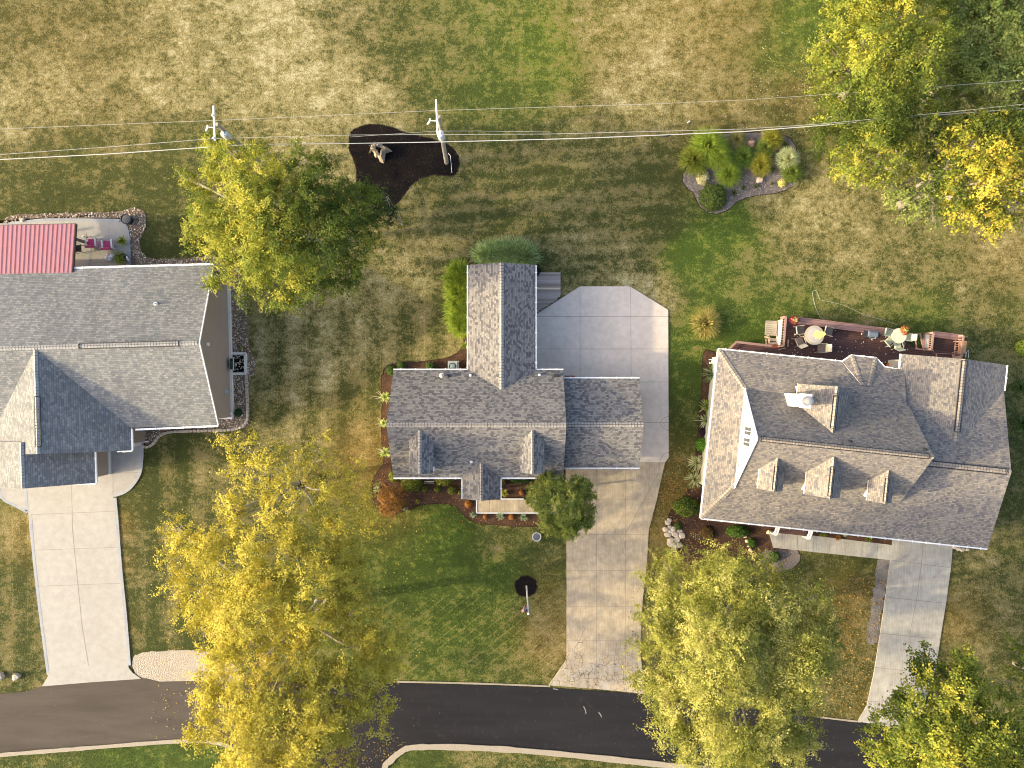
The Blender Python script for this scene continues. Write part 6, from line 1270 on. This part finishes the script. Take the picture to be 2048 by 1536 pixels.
def umb():
    r = empty('patio_umbrella', P(1620, 672, DZ), 0, 'closed yellow umbrella rising from the round patio table', 'umbrella'); m = MB(); m.tube([(0, 0, .1), (.0, 0, 2.5)], .025, 8); m.build('pole', FRM, r)
    m = MB(); n = 16; lv = [(.26, 1.05), (.33, 1.3), (.2, 1.9), (.11, 2.3), (.03, 2.5)]; rg = []
    for r0, z in lv: rg.append([(r0 * (1 if k % 2 else .45) * math.cos(2 * math.pi * k / n) + (2.5 - z) * .0, r0 * (1 if k % 2 else .45) * math.sin(2 * math.pi * k / n), z) for k in range(n)])
    for a_, b_ in zip(rg[:-1], rg[1:]):
        for k in range(n): m.face([a_[k], a_[(k + 1) % n], b_[(k + 1) % n], b_[k]])
    o = m.build('canopy', paint('yellow_canvas', (.75, .60, .16), .85, .1), r)
umb()
GB_ = 'pale green chairs round the glass table'
for x, y, rz, lb in ((1770, 667, 75, 'pale green chair at the upper left of the glass table'), (1772, 683, 130, 'pale green chair at the lower left of the glass table'), (1788, 690, 190, 'pale green chair below the glass table'), (1806, 675, 265, 'pale green chair right of the glass table')):
    chair(x, y, rz, lb, GRN, GRN, GRNF, GB_, w_=.46)
def gtable():
    r = empty('glass_table', P(1787, 673, DZ), 0, 'round frosted glass table among the pale green chairs', 'table')
    m = MB(); m.lathe((0, 0, .7), [(.52, 0), (.54, .02), (.52, .04)], 28); m.build('table_rim', GRNF, r); m = MB(); m.lathe((0, 0, .715), [(.52, 0), (.3, .004), (.02, .005)], 28); m.build('table_top', paint('frosted_glass', (.42, .45, .45), .2, .2, 0, 9), r)
    for k in range(4): m = MB(); a = k * 1.57 + .7; m.tube([(.4 * math.cos(a), .4 * math.sin(a), .7), (.45 * math.cos(a), .45 * math.sin(a), 0)], .022, 6); m.build('leg', GRNF, r)
gtable()
def grill():
    r = empty('barbecue_grill', P(1732, 670, DZ), R(-6), 'black barbecue grill with a grey lid on the deck', 'grill'); m = MB(); m.box((0, 0, .45), (.55, .45, .7)); m.box((-.42, 0, .84), (.34, .42, .04)); m.box((.42, 0, .84), (.22, .3, .04)); m.build('cart', BLACKP, r)
    m = MB(); prof = [(-.22, .84), (-.2, 1.0), (-.08, 1.1), (.08, 1.1), (.2, 1.0), (.22, .84)]
    for a_, b_ in zip(prof[:-1], prof[1:]): m.face([(-.3, a_[0], a_[1]), (.3, a_[0], a_[1]), (.3, b_[0], b_[1]), (-.3, b_[0], b_[1])][::-1])
    m.face([(-.3, y, z) for y, z in prof][::-1]); m.face([(.3, y, z) for y, z in prof]); m.build('lid', paint('blue_grey_enamel', (.12, .15, .19), .3, .15), r)
    m = MB(); m.tube([(-.2, -.22, .98), (-.2, -.3, 1.0), (.2, -.3, 1.0), (.2, -.22, .98)], .02, 6); m.build('handle', paint('bright_steel', (.7, .7, .72), .25, .05, .6), r)
grill()
def basket(x, y, cols, label):
    r = empty('flower_pot', P(x, y, DZ + .42), 0, label, 'flower pot', 'flower pots on the deck bench'); m = MB(); m.lathe((0, 0, 0), [(.14, 0), (.2, .28), (.17, .28)], 14); m.build('pot', paint('terracotta', (.25, .1, .06), .8), r)
    n = 420; d = rdir(n); d[:, 2] = np.abs(d[:, 2]); pp = np.array(P(x, y, DZ + .42)) + np.array([0, 0, .3]) + d * np.array([.34, .36, .28]) * RNG.uniform(.5, 1.05, (n, 1)); nn = unit(d + rdir(n) * .6); a = unit(np.cross(nn, rdir(n))); b = np.cross(nn, a)
    rr = np.linalg.norm(pp[:, :2] - np.array(P(x, y, 1))[:2], axis=1); col = np.where((rr < .17)[:, None], np.array(cols[0]), np.array(cols[1])) * RNG.uniform(.6, 1.3, (n, 1)); g = RNG.random(n) < .25; col[g] = np.array([.07, .11, .03]); w__ = RNG.random(n) < .12; col[w__] = np.array(cols[2])
    quads_mesh('flowers', pp, a * .05, b * .035, col, LEAFD, r)
basket(1585, 641, ((.65, .58, .15), (.40, .04, .07), (.6, .35, .35)), 'flower pot with yellow centre and crimson flowers by the left railing')
basket(1804, 661, ((.7, .6, .2), (.55, .17, .06), (.5, .08, .1)), 'flower pot with yellow and orange red flowers by the glass table')
def sidetable():
    r = empty('wooden_table', P(1912, 695, DZ), R(-6), 'rectangular honey coloured wooden table by the right railing', 'table'); m = MB()
    for i in range(6): m.box((-.23 + i * .092, 0, .7), (.0915, .86, .03))
    m.build('table_top', paint('honey_wood', (.42, .22, .10), .5, .2, 0, 5), r)
    for sx in (-1, 1):
        for sy in (-1, 1): m = MB(); m.box((sx * .23, sy * .38, .34), (.05, .05, .68)); m.build('leg', RAILM, r)
sidetable()
def swing():
    r = empty('wooden_bench', P(1850, 685, DZ), 0, 'brown wooden bench with a pale striped cushion beside the middle railing', 'bench'); m = MB(); m.bar((-.68, .62, .55), (-.42, -.42, .55), .12, .06); m.bar((-.95, .45, .4), (-.8, -.5, .4), .08, .06); m.bar((-.95, -.45, .45), (.35, -.6, .45), .09, .06); m.bar((-.95, .5, .5), (-.66, .62, .5), .06, .05); m.build('frame', RAILM, r)
    q = N('striped_cushion_fabric'); x, y, z = q.sep(q.pos()); q.col(q.mix(q.math('LESS_THAN', q.math('FRACT', q.math('MULTIPLY', q.math('ADD', x, y), 8.0)), .4), (.62, .60, .54), (.33, .33, .30))); m = MB(); m.box((-.1, .05, .42), (.24, .95, .1), R(-3)); m.build('cushion', q.m, r)
    m = MB(); m.box((-.1, .05, .33), (.4, 1.1, .05), R(-3)); m.build('seat', RAILM, r)
swing()
m = MB(); m.bar(P(1873, 706, DZ + .5), P(1873, 713, DZ + .5), .06, .06); m.bar(P(1906, 708, DZ + .5), P(1906, 714, DZ + .5), .05, .05); m.bar(P(1865, 706, DZ + .5), P(1925, 709, DZ + .5), .03, .03); m.build('low_bench_frame', RAILM, label='thin brown frame half hidden under the tan roof edge', cat='frame')
m = MB(); m.tube([P(1931, 716, 1.0), P(1932, 706, 1.2), P(1937, 700, 1.2), P(1937, 716, 1.0)], .03, 8); m.build('metal_handrail', paint('bright_steel', (.7, .7, .72), .25, .05, .6), label='curved silver handrail outside the right end of the deck', cat='handrail')
m = MB(); m.bar(P(1809, 684, DZ + .1), P(1808, 694, DZ + .1), .1, .08); m.build('short_plank', RAILM, label='short plank lying right of the pale green chairs', cat='plank')
for i, (x, y, rr, lb) in enumerate(((1776, 730, 4, 'leftmost pumpkin in the corner by the bay roof'), (1783, 731, 4.5, 'middle pumpkin in the corner by the bay roof'), (1790, 732, 5, 'rightmost and largest pumpkin in the corner by the bay roof'))):
    b = P(x, y, DZ); t = empty('pumpkin', b, 0, lb, 'pumpkin', 'pumpkins by the bay roof'); m = MB(); n = 20; R_ = rr / 28
    prof = [(R_ * s_, R_ * .8 * z) for s_, z in ((.3, 0), (.8, .1), (1, .6), (.95, 1.1), (.6, 1.5), (.15, 1.4))]
    for j in range(5):
        for k in range(n):
            f = lambda j_, k_: (prof[j_][0] * (1 + .08 * math.cos(k_ * 2 * math.pi / n * 7)) * math.cos(2 * math.pi * k_ / n), prof[j_][0] * (1 + .08 * math.cos(k_ * 2 * math.pi / n * 7)) * math.sin(2 * math.pi * k_ / n), prof[j_][1])
            m.face([f(j, k), f(j, k + 1), f(j + 1, k + 1), f(j + 1, k)])
    m.build('pumpkin_shell', paint('pumpkin_orange', (.55, .13, .02), .5, .2), t, True); m = MB(); m.tube([(0, 0, R_ * 1.1), (.01, .01, R_ * 1.5)], .015, 5); m.build('stem', BARK, t)
m = MB(); m.tube([p + V((0, 0, .03)) for p in PL(smooth([(1640,600),(1632,582),(1625,584),(1627,600),(1632,618),(1640,633),(1651,642),(1657,650),(1657,658)], False))][:-12] + [P(1651, 642, .1), P(1657, 646, DZ + .5), P(1657, 658, DZ + .05), P(1650, 661, DZ + .05)], .016, 6)
m.build('garden_hose', paint('pale_green_hose', (.33, .38, .30), .5), label='thin pale green hose looping from the lawn onto the deck', cat='hose')
m = MB(); m.tube([p + V((0, 0, .03)) for p in PL(smooth([(1640,600),(1665,605),(1690,612),(1730,630),(1765,640),(1795,650)], False))], .012, 6)
m.build('garden_hose', paint('pale_green_hose', (.33, .38, .30), .5), label='faint green hose running along the lawn towards the glass table', cat='hose')
# ---- patio of the left house
def pavilion():
    r = empty('metal_roof_pavilion', P(75, 490, 0), 0, 'pavilion with a ribbed red metal roof on the left patio', 'pavilion'); q = N('red_metal_roofing')
    q.col(q.mix(q.noise(1.5, 4), (.34, .14, .165), (.40, .18, .205))); q.b.inputs['Roughness'].default_value = .42; q.b.inputs['Metallic'].default_value = .1; RM = q.m
    a, b, c, d = P(-60, 451, 2.7), P(148, 447, 2.7), P(144, 545, 2.95), P(-60, 549, 2.95)
    a.z = b.z = 2.55; m = MB(); m.roof([d, c, b, a], .06, 0, 0); part(m, 'roof_panel', RM, r)
    m = MB(); n = 23
    for i in range(n + 1): t = i / n; p = a + (b - a) * t + V((0, 0, .02)); s_ = d + (c - d) * t + V((0, 0, .02)); m.bar(p, s_, .02, .02)
    part(m, 'roof_rib', paint('red_rib_metal', (.22, .04, .05), .45), r)
    m = MB(); m.bar(b + V((0, 0, -.07)), c + V((0, 0, -.07)), .12, .16); m.bar(a + V((0, 0, -.08)), b + V((0, 0, -.08)), .1, .16); part(m, 'beam', paint('dark_brown_timber', (.09, .06, .045), .8), r)
    m = MB(); bz = P(178, 487, 0); m.box((bz.x, bz.y, 1.3), (.17, .17, 2.6)); part(m, 'post', paint('grey_brown_timber', (.17, .14, .12), .8), r); m = MB(); m.bar((bz.x, bz.y, 2.5), (bz.x - 6, bz.y, 2.5), .15, .2); m.bar((bz.x, bz.y, 1.9), (bz.x - .6, bz.y, 2.45), .08, .08); part(m, 'beam', paint('grey_brown_timber', (.17, .14, .12), .8), r)
    m = MB(); bz2 = P(-10, 487, 0); m.box((bz2.x, bz2.y, 1.25), (.17, .17, 2.5)); part(m, 'post', paint('grey_brown_timber', (.17, .14, .12), .8), r)
pavilion()
MAG = paint('magenta_cushion', (.50, .055, .16), .85, .15); WF = paint('weathered_white_frame', (.58, .56, .54), .7)
def lounge(x, y, label):
    r = empty('cushioned_armchair', P(x, y, .07), R(185), label, 'armchair', 'magenta cushioned armchairs on the left patio'); m = MB(); m.box((0, 0, .38), (.52, .55, .14)); m.build('seat_cushion', MAG, r)
    m = MB(); m.box((0, .3, .66), (.52, .14, .5), M=Matrix.Rotation(-.3, 4, 'X')); m.build('back_cushion', MAG, r)
    for s_ in (-1, 1): m = MB(); m.box((s_ * .33, -.02, .6), (.12, .66, .05)); m.box((s_ * .33, -.3, .3), (.07, .07, .6)); m.box((s_ * .33, .26, .3), (.07, .07, .6)); m.build('armrest', WF, r)
    m = MB(); m.box((0, 0, .28), (.6, .6, .06)); m.build('frame', WF, r)
lounge(191, 488, 'magenta cushioned armchair, left one next to the pavilion post'); lounge(223, 492, 'magenta cushioned armchair, right one nearer the patio edge')
r = empty('side_table', P(208, 491, .07), R(4), 'small pink topped table between the two magenta armchairs', 'side table'); m = MB(); m.box((0, 0, .45), (.38, .44, .04)); m.build('table_top', paint('pink_top', (.42, .16, .27), .7), r)
for sx in (-1, 1):
    for sy in (-1, 1): m = MB(); m.box((sx * .15, sy * .18, .22), (.04, .04, .43)); m.build('leg', WF, r)
chair(163, 499, 92, 'dark woven metal chair at the edge of the red pavilion', paint('dark_wicker', (.045, .035, .028), .7, .3, 0, 20), paint('dark_wicker', (.045, .035, .028), .7), BLACKP, None, .07, .46)
def orn():
    r = empty('white_ornament', P(222, 515, .07), 0, 'cluster of rounded white stones on the patio by the planter', 'ornament'); W2 = paint('glossy_white_stone', (.72, .72, .76), .4, .08)
    for x, y, s_, h in ((-.22, -.08, .17, .26), (.0, -.1, .18, .24), (-.1, .14, .15, .3), (.18, .08, .2, .3)):
        m = MB(); m.lathe((x, y, 0), [(s_ * math.cos(t) if t < 1.5 else .01, h * .5 + h * .5 * math.sin(t)) for t in np.linspace(-1.4, 1.5, 8)], 14); m.build('stone', W2, r, True)
orn()
def planter(x, y, label, col, h, pr, fr=12):
    r = empty('potted_plant', P(x, y, .07), 0, label, 'potted plant', 'potted plants on the left patio'); m = MB(); m.lathe((0, 0, 0), [(pr * .7, 0), (pr, h), (pr * .88, h), (pr * .85, h - .05)], 16); m.build('pot', col, r); m = MB(); m.lathe((0, 0, h - .06), [(pr * .85, 0), (.02, .01)], 12); m.build('soil', BLACKM, r)
    b = P(x, y, .07); co, cl = blades((b.x, b.y, h), fr / 28, .35, 90, [(.1, .14, .02), (.26, .32, .05), (.42, .42, .1)], .025, seg=3); strip_mesh('leaves', co, cl, LEAFD, r)
planter(249, 484, 'potted yellow green plant on the slate edge of the patio', paint('tan_pot', (.35, .22, .08), .8), .3, .12); planter(243, 515, 'potted lime green plant left of the black planter', BLACKP, .3, .15, 13); planter(246, 523, 'potted dark leafed plant at the roof edge of the silver roofed house', BLACKP, .3, .15, 11)
m = MB(); b = P(252, 516, .07); m.lathe(tuple(b), [(.2, 0), (.27, .45), (.24, .45), (.22, .3), (.02, .28)], 18); m.build('black_planter', BLACKP, label='empty black round planter at the patio corner', cat='planter')
m = MB(); m.tube([P(253, 512, .5), P(256, 519, .5), P(259, 523, .5)], [.05, .09, .02], 8); m.build('garden_tool', paint('pale_lilac', (.45, .42, .48), .5), label='pale lilac tool head resting against the black planter', cat='garden tool')
t = lid(259, 441, 10.5, 'round black fire pit on the stone bed at the patio corner', 'fire_pit', 'fire pit', .5, paint('charcoal_mesh', (.06, .065, .07), .5, .3, 0, 20), BLACKP)
m = MB(); b = P(178, 476, .07)
for i in range(9): a = random.uniform(0, 3.1); m.tube([b, b + V((.2 * math.cos(a), .12 * math.sin(a), .35)), b + V((.38 * math.cos(a), .22 * math.sin(a) + .05, .3))], .012, 5)
m.build('wire_plant_stand', paint('grey_wire', (.25, .24, .22), .5), label='tangle of thin grey wire beside the pavilion post', cat='plant stand')
